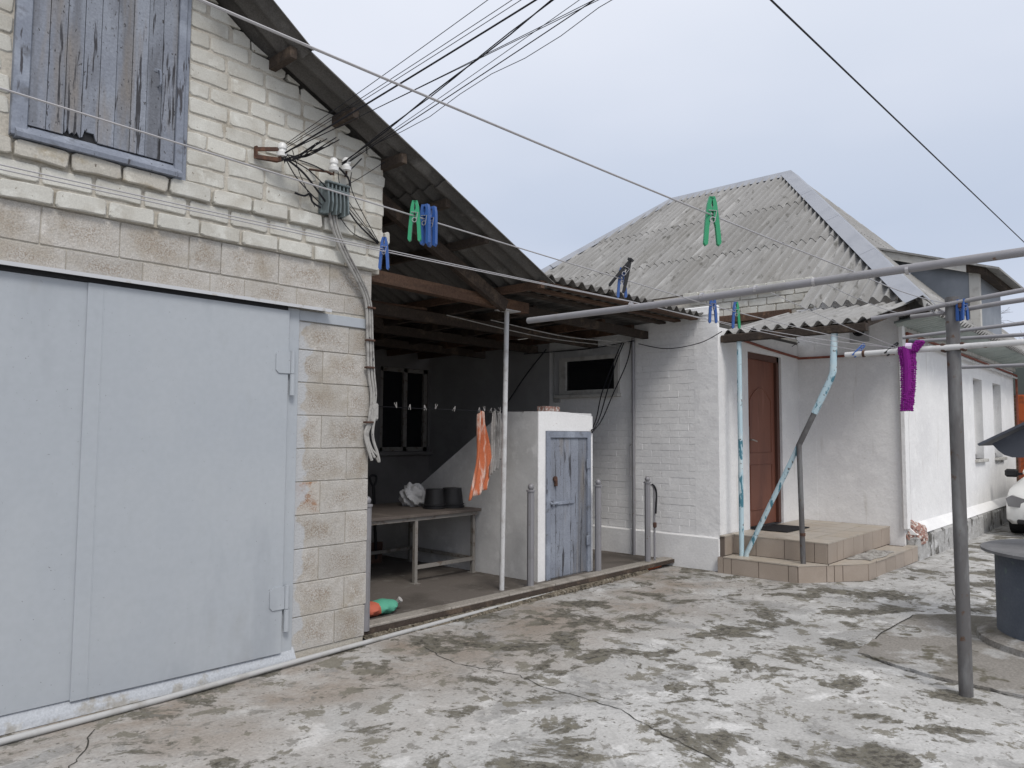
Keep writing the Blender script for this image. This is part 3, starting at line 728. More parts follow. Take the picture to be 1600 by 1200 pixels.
# ================================================================== HOUSE
M['shadetone_wall'] = pbr('shade_toned_limewash', (.34, .335, .335), .92, layers=[((.28, .275, .275), 1.2, .45, .62, 4, S1)], bump=[(9, .3, .012)])  # carport shade put into the colour of the white wall's deep end
house = thing('house', (7.9, 4.05, 0), 'white lime-washed house with grey corrugated slate hip roof and porch', 'house')
fwall = MB().box(7.906, 8.2, 4.03, 6.5, .02, 2.74).box(7.906, 7.944, 4.03, 6.5, 2.74, 2.985)
fw_o = obj('front_wall', fwall, 'white', house)
obj('shaded_wall', MB().box(7.904, 8.2, 6.5, 9.3, .02, 2.74), 'shadetone_wall', house)
rb = random.Random(21)
k = 0; z = .385
while z < 2.90:
    y = 4.032 if k % 2 else 4.032+.0
    first = .125 if k % 2 else .25
    while y < 6.2:
        y1 = y+first; first = .25
        if not (y1 > 5.36 and y < 6.40 and z+.07 > 1.94 and z < 2.62):
            block_piece('brick', fw_o, y+.0002, y1-.0002, z+.0012, z+.0768, 7.901, 'white', j=.0018, bev=.0036, depth=.02, nvar=9, axis='x', rr=rb)
        y = y1+.0006
    z += .0785; k += 1
obj('plinth', MB().bbox(7.865, 7.95, 4.02, 9.3, -.02, .37, .012), 'white', house)
obj('top_band', MB().bbox(7.89, 7.948, 4.026, 9.3, 2.885, 2.99, .008), 'white', house)
obj('extension_roof', MB().box(7.95, 10.2, 4.04, 9.3, 2.745, 2.78), 'oldslate', house)
obj('door_wall', MB().box(7.9, 8.66, 4.028, 4.33, 0, 2.74).box(9.64, 10.3, 4.028, 4.33, 0, 2.74).box(8.66, 9.64, 4.028, 4.33, 2.53, 2.74), 'plaster', house)
obj('recess_wall', MB().box(10.203, 10.5, 2.752, 3.80, 0, 3.40).box(10.2, 10.5, 3.80, 4.03, 0, 3.22), 'plaster', house)
W1 = (14.25, 14.92); W2 = (15.82, 16.55); wz0, wz1 = 1.15, 2.48
lw = MB().box(10.504, W1[0], 2.75, 3.05, .05, 3.05).box(W1[1], W2[0], 2.75, 3.05, .05, 3.05).box(W2[1], 17.85, 2.75, 3.05, .05, 3.05)
for w in (W1, W2): lw.box(w[0], w[1], 2.75, 3.05, .05, wz0).box(w[0], w[1], 2.75, 3.05, wz1, 3.05)
obj('long_wall', lw, 'plaster', house)
obj('end_wall', MB().box(17.55, 17.85, 3.05, 9.3, 0, 3.0), 'plaster', house)
for w in (W1, W2):
    a, b = w
    wf = obj('window', MB().box(a, a+.07, 2.87, 2.93, wz0, wz1).box(b-.07, b, 2.87, 2.93, wz0, wz1).box(a, b, 2.87, 2.93, wz1-.07, wz1).box(a, b, 2.87, 2.93, wz0, wz0+.07), 'porcelain', house)
    obj('pane', MB().box(a+.06, b-.06, 2.895, 2.905, wz0+.06, wz1-.06), 'glass', wf)
    obj('sill', MB().bbox(a-.04, b+.04, 2.69, 2.87, wz0-.05, wz0, .006), 'palewood', wf)
# grey stone footing along the long wall, uneven
ft = MB(); rs = random.Random(9); xq = 10.25
while xq < 17.8:
    x1 = min(xq+rs.uniform(.5, 1.1), 17.85)
    ft.bbox(xq, x1, 2.62+rs.uniform(-.02, .02), 2.76, -.05, .31+rs.uniform(-.02, .015), .03); xq = x1-.005
obj('footing', ft, 'stone', house)
obj('footing_cap', MB().prism([(2.62, .31), (2.76, .31), (2.76, .42), (2.735, .41)], 'x', 10.25, 17.86), 'white', house)
# entrance door
ed = obj('door', MB().box(8.72, 9.58, 4.10, 4.15, .41, 2.46), 'door', house)
obj('door_frame', MB().bbox(8.655, 8.73, 4.06, 4.17, .4, 2.53, .004).bbox(9.57, 9.645, 4.06, 4.17, .4, 2.53, .004).bbox(8.655, 9.645, 4.06, 4.17, 2.455, 2.53, .004), 'doorframe', ed)
arc = [(8.84+.62*i/12, 4.098, 1.95+.16*math.sin(math.pi*i/12)) for i in range(13)]
obj('panel_moulding', MB().tube([(8.84, 4.098, 1.30)]+arc+[(9.46, 4.098, 1.30), (8.84, 4.098, 1.30)], .007, 6).tube([(8.84, 4.098, .6), (8.84, 4.098, 1.15), (9.46, 4.098, 1.15), (9.46, 4.098, .6), (8.84, 4.098, .6)], .007, 6), 'door', ed)
obj('handle_plate', MB().bbox(8.765, 8.805, 4.088, 4.10, 1.17, 1.62, .003), 'chrome', ed)
obj('handle', MB().tube(spline([(8.785, 4.09, 1.46), (8.785, 4.045, 1.46), (8.81, 4.035, 1.455), (8.90, 4.035, 1.44)]), .009, 8), 'chrome', ed)
# bare brick top of the main wall above the front room, with a timber at its foot
band = obj('brick_band', MB().box(10.215, 10.5, 4.03, 9.3, 2.70, 3.62).box(10.215, 10.5, 3.80, 4.03, 3.22, 3.62), 'mortar', house)
obj('foot_timber', MB().bbox(10.12, 10.21, 4.1, 5.6, 3.13, 3.24, .008), 'wood', band)
z = 3.245; k = 0
while z < 3.60:
    y = 3.80; first = .12 if k % 2 else .25
    while y < 5.6:
        y1 = y+first; first = .25
        block_piece('brick', band, y, y1, z, z+.092, 10.20, 'brick', j=.005, bev=.006, depth=.05, nvar=5, axis='x', rr=rb); y = y1+.014
    z += .106; k += 1
obj('eave_board', MB().bar((10.16, 4.2, 3.545), (10.16, 5.7, 3.55), .02, .06), 'palewood', house)
obj('eave_board', MB().bar((10.3, 4.1, 3.62), (10.3, 11, 3.62), .08, .06), 'darkwood', house)
obj('ceiling_beam', MB().bbox(7.95, 8.04, 2.45, 4.02, 2.565, 2.645, .005), 'darkwood', house)
obj('corner_trim', MB().bbox(10.15, 10.26, 2.70, 2.75, .38, 2.95, .005), 'plaster', house)
# gas pipe (red-brown) running along the porch walls and on along the long wall
obj('gas_pipe', MB().tube(spline([(8.20, 4.0, 2.66), (9.2, 4.0, 2.60), (10.1, 4.0, 2.565), (10.17, 3.95, 2.555), (10.17, 3.2, 2.55), (10.17, 2.8, 2.54)], 4), .017, 8), 'redpipe', house, smooth=True)
obj('gas_pipe', MB().tube([(10.32, 2.69, 2.44), (10.32, 2.69, 2.80), (11.0, 2.69, 2.80), (12.2, 2.69, 2.785), (17.82, 2.69, 2.735), (17.82, 2.69, .5)], .02, 8), 'redpipe', house, smooth=True)
obj('wall_pipe', MB().tube([(11.2, 2.68, 2.74), (17.8, 2.68, 2.68)], .018, 8), 'whitepipe', house, smooth=True)
obj('wall_hook', MB().tube([(8.3, 3.3, 2.73), (8.3, 3.3, 2.58), (8.28, 3.25, 2.54), (8.3, 3.34, 2.50)], .004, 5), 'cable', house)
# small window in the shaded part of the front wall
sw = obj('window', MB().box(7.86, 7.91, 6.19, 6.30, 2.03, 2.52).box(7.86, 7.91, 5.36, 5.42, 2.03, 2.52).box(7.86, 7.91, 5.42, 6.19, 2.47, 2.52).box(7.86, 7.91, 5.42, 6.19, 2.03, 2.085), 'palewood', house)
obj('surround', MB().box(7.875, 7.908, 6.30, 6.40, 1.94, 2.62).box(7.875, 7.908, 5.36, 6.30, 2.52, 2.62), 'shadewall', sw)
obj('sill', MB().bbox(7.82, 7.91, 5.34, 6.36, 1.985, 2.03, .006), 'palewood', sw)
obj('pane', MB().box(7.894, 7.902, 5.42, 6.19, 2.085, 2.47), 'glass', sw)

# ---- roof
A = Vector((15.15, 6.05, 6.874)); K = Vector((9.43, 2.25, 2.985)); F_ = Vector((18.35, 2.25, 2.985)); R_ = Vector((15.15, 8.85, 6.874)); E_ = Vector((10.28, 11.45, 3.565))
hroof = obj('roof', MB().add([A, R_, (18.35, 11.6, 2.985), F_, E_], [(0, 1, 2, 3), (1, 4, 2)]), 'slate', house)
mf = .68
def fz(x): return 3.164+mf*(x-9.694)
cl_front = [(K, Vector((3.80, -5.72, 0))), (A, Vector((1, 0, 0))), (R_, Vector((2.6, 4.87, 0)))]
vf = Vector((1, 0, mf)).normalized()
for k in range(-2, 7):
    y0 = 3.76+1.184*k
    e0 = 9.70 if k < 0 else 10.26
    for r, (xa, xb, lift) in enumerate(((e0, 11.86, 0), (11.72, 13.52, .018), (13.36, 15.35, .036))):
        xa += RND.uniform(-.015, .015)
        mb = wavy((xa, y0-.01, fz(xa)+lift+.003*(k % 2)), (0, 1, 0), vf, 1.222, (xb-xa)/vf.x, .148, .040, seed=200+k*3+r, clips=cl_front)
        if mb and len(mb.f) > 6: sheet('roof_sheet', mb, 'slate', hroof)
sr = (6.874-2.985)/(6.05-2.25); vr = Vector((0, 1, sr)).normalized()
cl_right = [(K, Vector((-3.80, 5.72, 0))), (A, Vector((3.80, 3.2, 0)))]
x0 = 9.36
for i in range(8):
    for r, (ya, yb, lift) in enumerate(((2.23, 4.2, 0), (4.04, 6.2, .015))):
        mb = wavy((x0+i*1.184, ya, 2.985+sr*(ya-2.25)+lift), (1, 0, 0), vr, 1.222, (yb-ya)/vr.y, .148, .036, seed=300+i*2+r, clips=cl_right)
        if mb and len(mb.f) > 6: sheet('roof_sheet', mb, 'slate', hroof)
nf = Vector((-mf, 0, 1)).normalized(); nr = Vector((0, -sr, 1)).normalized()
def cap(a, b, na, nb, wa, wb, lift, name, mat):
    h = (b-a).normalized(); oa = na.cross(h).normalized(); ob = nb.cross(h).normalized()
    if oa.dot(Vector((-1, 1, 0))) < 0: oa = -oa
    if ob.dot(Vector((-1, 1, 0))) > 0: ob = -ob
    rows = []
    for p in (a, b): rows += [p+oa*wa+na*lift, p+Vector((0, 0, lift+.03)), p+ob*wb+nb*lift]
    o = obj(name, MB().add(rows, [(0, 1, 4, 3), (1, 2, 5, 4)]), mat, hroof, solid=.004)
n = 4
for i in range(n):
    a = A.lerp(K+Vector((.12, .08, .08)), i/n); b = A.lerp(K+Vector((.12, .08, .08)), (i+1)/n+.008)
    cap(a, b, nf, nr, .19, .15, .058+.003*(n-i), 'hip_cap', 'roofmetal')
nb_ = Vector((.6, 0, 1)).normalized(); nl = Vector((.5, .9, 1)).normalized()
for a, b in ((A, R_), (R_, R_.lerp(E_, .55)), (R_.lerp(E_, .545), E_)):
    h = (b-a).normalized(); oa = nf.cross(h).normalized()
    if oa.x > 0: oa = -oa
    rows = []
    for p in (a, b): rows += [p+oa*.19+nf*.045, p+Vector((0, 0, .10)), p-oa*.19+Vector((0, 0, -.10))]
    obj('ridge_cap', MB().add(rows, [(0, 1, 4, 3), (1, 2, 5, 4)]), 'roofmetal', hroof, solid=.004)
obj('soffit_board', MB().bar((10.3, 2.725, 2.86), (17.9, 2.725, 2.85), .03, .07), 'palewood', hroof)
for i in range(7):
    sheet('soffit_sheet', wavy((10.0+i*1.11, 2.29, 2.975), (1, 0, 0), Vector((0, 1, -.17)), 1.14, .47, .148, .030, seed=500+i), 'greenslate', hroof)
# dormer standing on the long eave
dx = 12.45
def dzr(y): return 4.015+.34*(y-2.472)
dorm = obj('dormer', MB().prism([(2.33, 3.02), (2.33, dzr(2.33)-.08), (4.2, dzr(4.2)-.08), (4.2, 4.8), (2.9, 3.45)], 'x', dx, 14.3), 'dormer', house)
obj('corner_board', MB().bbox(dx-.025, dx+.06, 2.27, 2.405, 2.97, dzr(2.36)-.06, .004), 'palewood', dorm)
obj('dormer_roof', MB().prism([(2.0, dzr(2.0)-.015), (2.0, dzr(2.0)+.015), (4.3, dzr(4.3)+.015), (4.3, dzr(4.3)-.015)], 'x', dx-.2, 14.5), 'slate', dorm)
obj('fascia_board', MB().prism([(2.41, dzr(2.41)-.13), (2.41, dzr(2.41)-.018), (3.75, dzr(3.75)-.018), (3.75, dzr(3.75)-.14)], 'x', dx-.16, dx-.13), 'palewood', dorm)
obj('soffit', MB().prism([(2.17, dzr(2.17)-.10), (2.17, dzr(2.17)-.018), (2.48, dzr(2.48)-.018), (2.48, dzr(2.48)-.12)], 'x', dx-.13, 14.4), 'darkwood', dorm)

# ---- porch canopy: slate sheets on brackets in front of the porch opening
canopy = thing('porch_canopy', (8.9, 3.2, 2.6), 'grey corrugated slate canopy sloping out over the porch steps', 'canopy')
cs = .240; vc = Vector((1, 0, cs)).normalized()
for i, (y0, w) in enumerate(((2.455, .62), (3.047, .62), (3.639, .45))):
    sheet('roof_sheet', wavy((8.03-.03*(i == 0)+.015*(i == 2), y0, 2.688+.009*(i % 2)), (0, 1, 0), vc, w, 1.78, .148, .030, seed=400+i), 'slate', canopy)
for y in (2.53, 3.2, 3.95):
    obj('bracket', MB().bar((8.06, y, 2.640), (9.72, y, 3.035), .06, .07), 'darkwood', canopy)
for x in (8.15, 8.9, 9.6):
    obj('batten', MB().bar((x, 2.48, 2.648+cs*(x-8.03)), (x, 4.05, 2.648+cs*(x-8.03)), .05, .018), 'darkwood', canopy)
obj('foam_filler', MB().bbox(8.02, 8.16, 4.03, 4.13, 2.655, 2.71, .015), 'foam', canopy)
obj('drip_board', MB().bbox(8.045, 8.075, 3.55, 4.02, 2.60, 2.665, .004), 'darkwood', canopy)
jb = thing('flue_plate', (10.19, 3.22, 2.86), 'grey square plate with a round dark hole high on the porch wall', 'flue plate')
obj('plate', MB().bbox(10.18, 10.198, 3.10, 3.34, 2.72, 2.97, .004), 'shadewall', jb)
ro = obj('flue_ring', MB().lathe((0, 0, 0), [(.07, 0), (.07, .04), (.055, .04), (.053, .012)], 16), 'black', None)
ro.parent = jb; ro.location = (-.012, 0, 0); ro.rotation_euler = (0, -math.pi/2, 0)

# ================================================================== PORCH STEPS
steps = thing('porch_steps', (8.6, 3.2, 0), 'two beige tiled porch steps with a cut corner', 'steps')
lowp = [(7.815, 4.02), (7.815, 3.13), (8.485, 2.655), (10.62, 2.635), (10.62, 2.74), (10.2, 2.745), (10.2, 4.02)]
obj('core', MB().prism(lowp, 'z', -.05, .17).box(8.10, 10.2, 2.93, 4.02, .17, .388).box(7.875, 8.10, 3.965, 4.02, .17, .388), 'grout', steps)
def tile(a, b, z0, z1, mat='tile', gap=.003, th=.009):
    a = Vector((a[0], a[1], 0)); b = Vector((b[0], b[1], 0)); d = (b-a).normalized(); nn = Vector((d.y, -d.x, 0))
    if nn.dot(Vector((-1, -1, 0))) < 0: nn = -nn
    a = a+d*gap; b = b-d*gap; V = []
    for (p, q, e) in ((a, b, 0), (a+d*.0015, b-d*.0015, th)):
        for (pt, zz) in ((p, z0+(.0015 if e else 0)), (q, z0+(.0015 if e else 0)), (q, z1-(.0015 if e else 0)), (p, z1-(.0015 if e else 0))):
            V.append((pt.x+nn.x*e, pt.y+nn.y*e, zz))
    obj('tile', MB().add(V, [(4, 5, 6, 7), (0, 1, 5, 4), (1, 2, 6, 5), (2, 3, 7, 6), (3, 0, 4, 7)]), mat, steps)
ys = [3.95, 3.855, 3.545, 3.225, 3.13]
tile((7.815, 4.02), (7.815, 3.95), .0, .168)
for a, b in zip(ys[:-1], ys[1:]): tile((7.815, a), (7.815, b), 0, .168)
p0 = Vector((7.815, 3.13)); p1 = Vector((8.485, 2.655)); ts = [0, .40, .51, .63, 1]
for a, b in zip(ts[:-1], ts[1:]): tile(p0.lerp(p1, a), p0.lerp(p1, b), 0, .168)
xsq = [8.485, 8.72, 9.05, 9.38, 9.71, 10.04, 10.37, 10.62]
for a, b in zip(xsq[:-1], xsq[1:]): tile((a, 2.655-.02*(a-8.485)/2.1), (b, 2.655-.02*(b-8.485)/2.1), 0, .168)
for a, b in zip([3.965, 3.70, 3.38, 3.06, 2.93][:-1], [3.965, 3.70, 3.38, 3.06, 2.93][1:]): tile((8.10, a), (8.10, b), .186, .388)
for a, b in zip([8.10, 8.36, 8.55, 8.88, 9.21, 9.54, 9.87, 10.2][:-1], [8.10, 8.36, 8.55, 8.88, 9.21, 9.54, 9.87, 10.2][1:]): tile((a, 2.93), (b, 2.93), .186, .388)
tile((7.875, 3.965), (8.10, 3.965), .186, .388)
def tread(poly, z):
    g_ = .003; cx = sum(p[0] for p in poly)/len(poly); cy = sum(p[1] for p in poly)/len(poly)
    q = [(p[0]-math.copysign(g_, p[0]-cx), p[1]-math.copysign(g_, p[1]-cy)) for p in poly]
    obj('tile', MB().prism(q, 'z', z-.012, z+RND.uniform(0, .0015)), 'treadtile', steps)
for i in range(7):
    for j in range(4):
        a = 8.085+i*.305; b = min(a+.305, 10.2); c = 4.02-j*.28; d = max(c-.28, 2.915)
        if b-a > .03: tread([(a, d), (b, d), (b, c), (a, c)], .400)
tread([(7.86, 3.95), (8.085, 3.95), (8.085, 4.02), (7.86, 4.02)], .400)
for c, d in ((3.95, 3.65), (3.65, 3.33)): tread([(7.80, d), (8.09, d), (8.09, c), (7.80, c)], .182)
tread([(7.80, 3.12), (8.09, 2.92), (8.09, 3.33), (7.80, 3.33)], .182)
tread([(8.09, 2.918), (8.485, 2.64), (8.72, 2.638), (8.72, 2.918)], .182)
for a, b in zip(xsq[1:-1], xsq[2:]): tread([(a, 2.63), (b, 2.622), (b, 2.918 if b < 10.3 else 2.74), (a, 2.918 if b < 10.3 else 2.74)], .182)
dm = MB().bbox(8.62, 9.28, 3.56, 4.00, .403, .414, .004)
obj('doormat', dm, 'mat', label='thin black doormat at the brown front door', cat='doormat')
# crumpled floor rag on the lower step
V = []; F = []; rg = random.Random(4)
for j in range(13):
    for i in range(25):
        u = i/24; v = j/12; e = min(u, 1-u, v, 1-v)
        V.append((8.62+u*.86+.05*math.sin(v*5)+rg.uniform(-.008, .008), 2.665+v*.235+.02*math.sin(u*9)+rg.uniform(-.006, .006), .188+min(e*4, 1)*(.018+.016*math.sin(u*17+v*6)*math.sin(v*11+u*4)+.010*math.sin(u*31+2*v))+rg.uniform(0, .003)))
F = [(j*25+i, j*25+i+1, (j+1)*25+i+1, (j+1)*25+i) for j in range(12) for i in range(24)]
obj('floor_rag', MB().add(V, F), 'rag', smooth=True, solid=.003, label='crumpled grey rag spread on the lower porch step', cat='rag')
# broken brick lump at the corner of the footing
bm = bmesh.new(); bmesh.ops.create_icosphere(bm, subdivisions=3, radius=1)
for v in bm.verts:
    k = 1+.16*math.sin(v.co.x*5+1)*math.sin(v.co.y*6)+rg.uniform(-.07, .07); v.co = Vector((v.co.x*.17*k+10.42, v.co.y*.13*k+2.70, max(v.co.z, -.6)*.17*k+.29))
mb = MB(); bm.verts.index_update(); mb.v = [v.co[:] for v in bm.verts]; mb.f = [[v.index for v in f.verts] for f in bm.faces]; bm.free()
obj('broken_masonry', mb, 'rubble', label='lump of broken red and white masonry at the house corner by the steps', cat='rubble')
# posts and brace of the porch
obj('porch_post', MB().tube([(8.0, 3.825, .182), (8.0, 3.822, 1.2), (8.0, 3.82, 2.58)], .027, 14), 'bluepipe', smooth=True, label='upright light blue flaking pipe post at the porch', cat='post')
br = thing('porch_brace', (8.0, 3.77, .182), 'slanting bent blue pipe bracing the porch canopy', 'brace')
obj('lower_pipe', MB().tube([(8.0, 3.77, .182), (8.0, 3.765, .22), (8.0, 3.17, 1.40)], .026, 14), 'bluepipe', br, smooth=True)
obj('sleeve_pipe', MB().tube([(8.0, 3.172, 1.396), (8.0, 2.995, 1.75)], .0285, 14), 'greypipe', br, smooth=True)
obj('upper_pipe', MB().tube([(8.0, 2.997, 1.746), (8.0, 2.82, 2.10), (8.0, 2.795, 2.17), (8.0, 2.775, 2.58)], .034, 14), 'bluepipe', br, smooth=True)
gp = thing('handrail_post', (7.96, 3.13, .182), 'bare grey steel post on the lower porch step', 'post')
obj('pipe', MB().tube([(7.96, 3.128, .182), (7.965, 3.15, 1.42)], .027, 14), 'greypipe', gp, smooth=True)
obj('collar', MB().tube([(7.96, 3.129, .47), (7.96, 3.1295, .50)], .029, 14), 'rust', gp)

# ================================================================== CELLAR ENTRANCE
M['housewash'] = pbr('greyish_limewash', (.62, .615, .61), .92, layers=[((.53, .525, .52), 1.2, .45, .62, 4, S1), ((.68, .675, .67), 5, .55, .66, 4, S1)], fine=(50, .03), bump=[(9, .3, .012)])
cel = thing('cellar_entrance', (6.2, 4.86, .07), 'whitewashed cellar stair housing with a blue-grey plank door', 'cellar entrance')
cb = MB().prism([(4.87, .05), (8.0, .05), (6.6, .94), (5.32, 1.745), (4.87, 1.735)], 'x', 5.735, 6.635)
obj('housing', cb, 'housewash', cel)
fp = [(5.735, .06), (5.735, 1.735), (5.9, 1.742), (6.2, 1.738), (6.45, 1.72), (6.635, 1.705), (6.635, .06), (6.585, .06), (6.585, 1.545), (5.845, 1.545), (5.845, .06)]
obj('front_face', MB().prism(fp, 'y', 4.855, 4.872), 'white', cel)
cd = obj('door_frame', MB().bbox(5.847, 5.905, 4.835, 4.875, .07, 1.54, .003).bbox(6.525, 6.583, 4.835, 4.875, .07, 1.54, .003).bbox(5.905, 6.525, 4.835, 4.875, 1.475, 1.54, .003).box(5.9, 6.53, 4.872, 4.88, .07, 1.5), 'bluewood2', cel)
cw = [5.905, 6.01, 6.135, 6.26, 6.39, 6.525]
for a, b in zip(cw[:-1], cw[1:]):
    obj('plank', MB().bbox(a+.002, b-.002, 4.852+RND.uniform(0, .004), 4.872, .08, 1.472, .003), 'bluewood', cd)
obj('latch', MB().bbox(5.89, 6.30, 4.838, 4.849, .80, .835, .003).tube([(5.90, 4.835, .818), (6.02, 4.835, .818)], .012, 8).bbox(5.93, 5.955, 4.826, 4.85, .79, .845, .002), 'bluewood2', cd)
obj('lock', MB().tube([(5.985, 4.85, 1.06), (5.985, 4.835, 1.06)], .03, 10).bbox(5.97, 6.0, 4.82, 4.845, .99, 1.05, .003), 'rust', cd)
for z in (.35, 1.15): obj('hinge', MB().bbox(6.50, 6.56, 4.826, 4.84, z, z+.10, .003), 'bluewood2', cd)
obj('loose_brick', MB().bbox(6.02, 6.26, 5.0, 5.12, 1.745, 1.80, .006), 'rubble', label='flat red brick lying on the cellar housing', cat='brick')

# ================================================================== BOLLARDS AND PIPES
def bollard(x, y, label):
    t = thing('bollard', (x, y, .07), label, 'bollard', 'ball-topped posts along the carport edge')
    obj('post', MB().tube([(x, y, .065), (x, y, .965)], .034, 8), 'silverpipe', t)
    obj('collar', MB().lathe((x, y, .965), [(.030, 0), (.043, .002), (.043, .016), (.030, .02)], 14), 'silverpipe', t)
    sp = [(.029*math.sin(math.pi*k/10)+.001, .98+.031-.031*math.cos(math.pi*k/10)) for k in range(11)]
    obj('ball', MB().lathe((x, y, 0), sp, 14), 'silverpipe', t, smooth=True)
bollard(3.475, 4.60, 'ball-topped post half hidden at the block pillar of the garage')
bollard(5.485, 4.735, 'ball-topped grey post beside the tall white carport post')
bollard(6.56, 4.73, 'ball-topped grey post just past the cellar door')
bollard(7.44, 4.68, 'ball-topped grey post in the corner by the white house wall')
tp = thing('tap_pipe', (7.56, 4.655, .0), 'thin bent standpipe beside the corner post', 'pipe')
obj('pipe', MB().tube(spline([(7.545, 4.655, .02), (7.545, 4.655, .60), (7.545, 4.655, .86), (7.53, 4.655, .92), (7.49, 4.66, .945)]), .013, 8), 'silverpipe', tp, smooth=True)
obj('hose', MB().tube(spline([(7.49, 4.65, .95), (7.52, 4.64, .93), (7.55, 4.63, .85), (7.535, 4.63, .62)]), .010, 7), 'cable', tp, smooth=True)
obj('valve', MB().bbox(7.52, 7.56, 4.63, 4.665, .46, .52, .008), 'rust', tp)
gpipe = spline([(.2, 4.30, .028), (1.13, 4.33, .028), (1.9, 4.36, .028), (3.0, 4.455, .028), (4.73, 4.56, .028), (6.3, 4.60, .028), (7.1, 4.63, .028)], 8)
M['conduit'] = pbr('grey_conduit', (.44, .44, .435), .6, layers=[((.33, .32, .30), 5, .5, .66, 4, S1)])
gp_ = thing('ground_pipe', (3.6, 4.45, 0), 'long pale pipe lying on the ground along garage and carport', 'pipe')
obj('pipe', MB().tube([Vector((q.x, q.y, .018)) for q in gpipe], .0165, 10), 'conduit', gp_, smooth=True)
obj('rusty_end', MB().tube([(7.1, 4.63, .018), (7.66, 4.655, .02)], .016, 10), 'orange', gp_, smooth=True)
dp = thing('corner_downpipe', (7.86, 5.13, .07), 'thin grey pipe running up the white wall into the carport corner', 'pipe')
obj('pipe', MB().tube([(7.85, 5.13, .07), (7.85, 5.13, 2.70)], .020, 10), 'silverpipe', dp, smooth=True)
obj('side_rod', MB().tube([(7.83, 5.16, 1.0), (7.83, 5.17, 1.02), (7.83, 5.17, 1.38), (7.83, 5.15, 1.40)], .007, 6), 'silverpipe', dp)

# ================================================================== THINGS IN THE CARPORT
tb = thing('work_table', (5.0, 6.1, .07), 'steel-legged work table with a dark top inside the carport', 'table')
tz = .705
obj('table_top', MB().bbox(3.75, 5.72, 5.62, 6.75, tz, tz+.03, .003), 'tabletop', tb)
obj('apron', MB().box(4.85, 4.88, 5.66, 6.72, tz-.04, tz).box(3.8, 5.69, 5.645, 5.67, tz-.035, tz).box(5.665, 5.69, 5.67, 6.72, tz-.035, tz), 'tablemetal', tb)
for (x, y) in ((4.86, 5.665), (5.675, 5.70), (5.675, 6.70), (3.82, 5.665), (3.82, 6.70)):
    lg = obj('leg', MB().box(x-.0175, x+.0175, y-.0175, y+.0175, .075, tz), 'tablemetal', tb)
    obj('foot', MB().box(x-.04, x+.04, y-.04, y+.04, .068, .076), 'tablemetal', lg)
obj('stretcher', MB().box(4.87, 5.66, 5.67, 5.70, .20, .235), 'tablemetal', tb)
obj('stretcher', MB().box(5.66, 5.69, 5.72, 6.70, .20, .235), 'tablemetal', tb)
obj('stretcher', MB().box(3.83, 5.67, 6.69, 6.72, .20, .235), 'tablemetal', tb)
def bucket(x, y, r, h, label, z=tz+.03):
    t = thing('bucket', (x, y, z), label, 'bucket', 'black buckets on the work table')
    obj('shell', MB().lathe((x, y, z), [(r, 0), (r+.008, .004), (r+.008, .02), (r-.002, .024), (r*.80, h), (r*.78, h)], 24), 'black', t, smooth=True)
    obj('rim', MB().lathe((x, y, z+.03), [(r+.001, 0), (r+.006, .003), (r+.006, .014), (r-.002, .018)], 24), 'black', t)
bucket(5.36, 5.95, .115, .20, 'upturned black bucket next to the white bag on the table')
bucket(5.56, 5.90, .125, .205, 'upturned black bucket at the table corner')
bm = bmesh.new(); bmesh.ops.create_icosphere(bm, subdivisions=4, radius=1)
for v in bm.verts:
    d = v.co; k = 1+.12*math.sin(d.x*7+d.z*4)+.10*math.sin(d.y*9-d.z*6)+.05*math.sin(d.z*17+d.x*12)
    v.co = Vector((d.x*.13*k+5.36, d.y*.12*k+6.30, max(d.z, -.75)*.135*k+tz+.13))
mb = MB(); bm.verts.index_update(); mb.v = [v.co[:] for v in bm.verts]; mb.f = [[v.index for v in f.verts] for f in bm.faces]; bm.free()
obj('plastic_bag', mb, 'bag', smooth=True, label='crumpled white plastic bag on the dark work table', cat='bag')
sh = thing('spade', (5.30, 6.62, .07), 'black spade handle rising behind the work table', 'spade')
obj('shaft', MB().tube([(5.32, 6.86, .12), (5.22, 6.80, .93)], .018, 8), 'black', sh)
obj('grip', MB().tube(spline([(5.22, 6.80, .92), (5.18, 6.80, .98), (5.175, 6.80, 1.04), (5.25, 6.80, 1.04), (5.255, 6.80, .98), (5.22, 6.80, .92)]), .013, 7), 'black', sh)
obj('blade', MB().prism([(5.24, .07), (5.40, .07), (5.41, .30), (5.23, .30)], 'y', 6.86, 6.866), 'rust', sh)
obj('bundle', MB().bbox(3.9, 4.5, 6.1, 6.5, .078, .20, .01), 'greycloth', label='low pale bundle on the floor under the work table', cat='bundle')
sk = thing('sack', (3.80, 4.93, .07), 'green and red sack lying on the carport floor behind the pillar', 'sack')
for nm, x0, x1, mt in (('green_end', 3.80, 4.0, 'sack'), ('red_end', 3.62, 3.805, 'sackred')):
    V = []; N = 14; Mx = 8
    for i in range(Mx+1):
        t = i/Mx; x = x0+(x1-x0)*t; sc = (1-max(0, (x-3.92)/.09)**2*.5) if nm == 'green_end' else 1
        for k in range(N):
            a = 2*math.pi*k/N; V.append((x, 4.92+.10*sc*math.cos(a)*(1+.08*math.sin(x*60+a*3)), .125+.055*sc*math.sin(a)*(1+.10*math.sin(x*45+a*2))))
    F = [(i*N+k, i*N+(k+1) % N, (i+1)*N+(k+1) % N, (i+1)*N+k) for i in range(Mx) for k in range(N)]+[tuple(range(N)), tuple(range(Mx*N, Mx*N+N))]
    obj(nm, MB().add(V, F), mt, sk, smooth=True)
obj('tied_neck', MB().tube([(4.0, 4.92, .125), (4.04, 4.93, .13), (4.055, 4.90, .16)], [.035, .015, .025], 8), 'greycloth', sk)
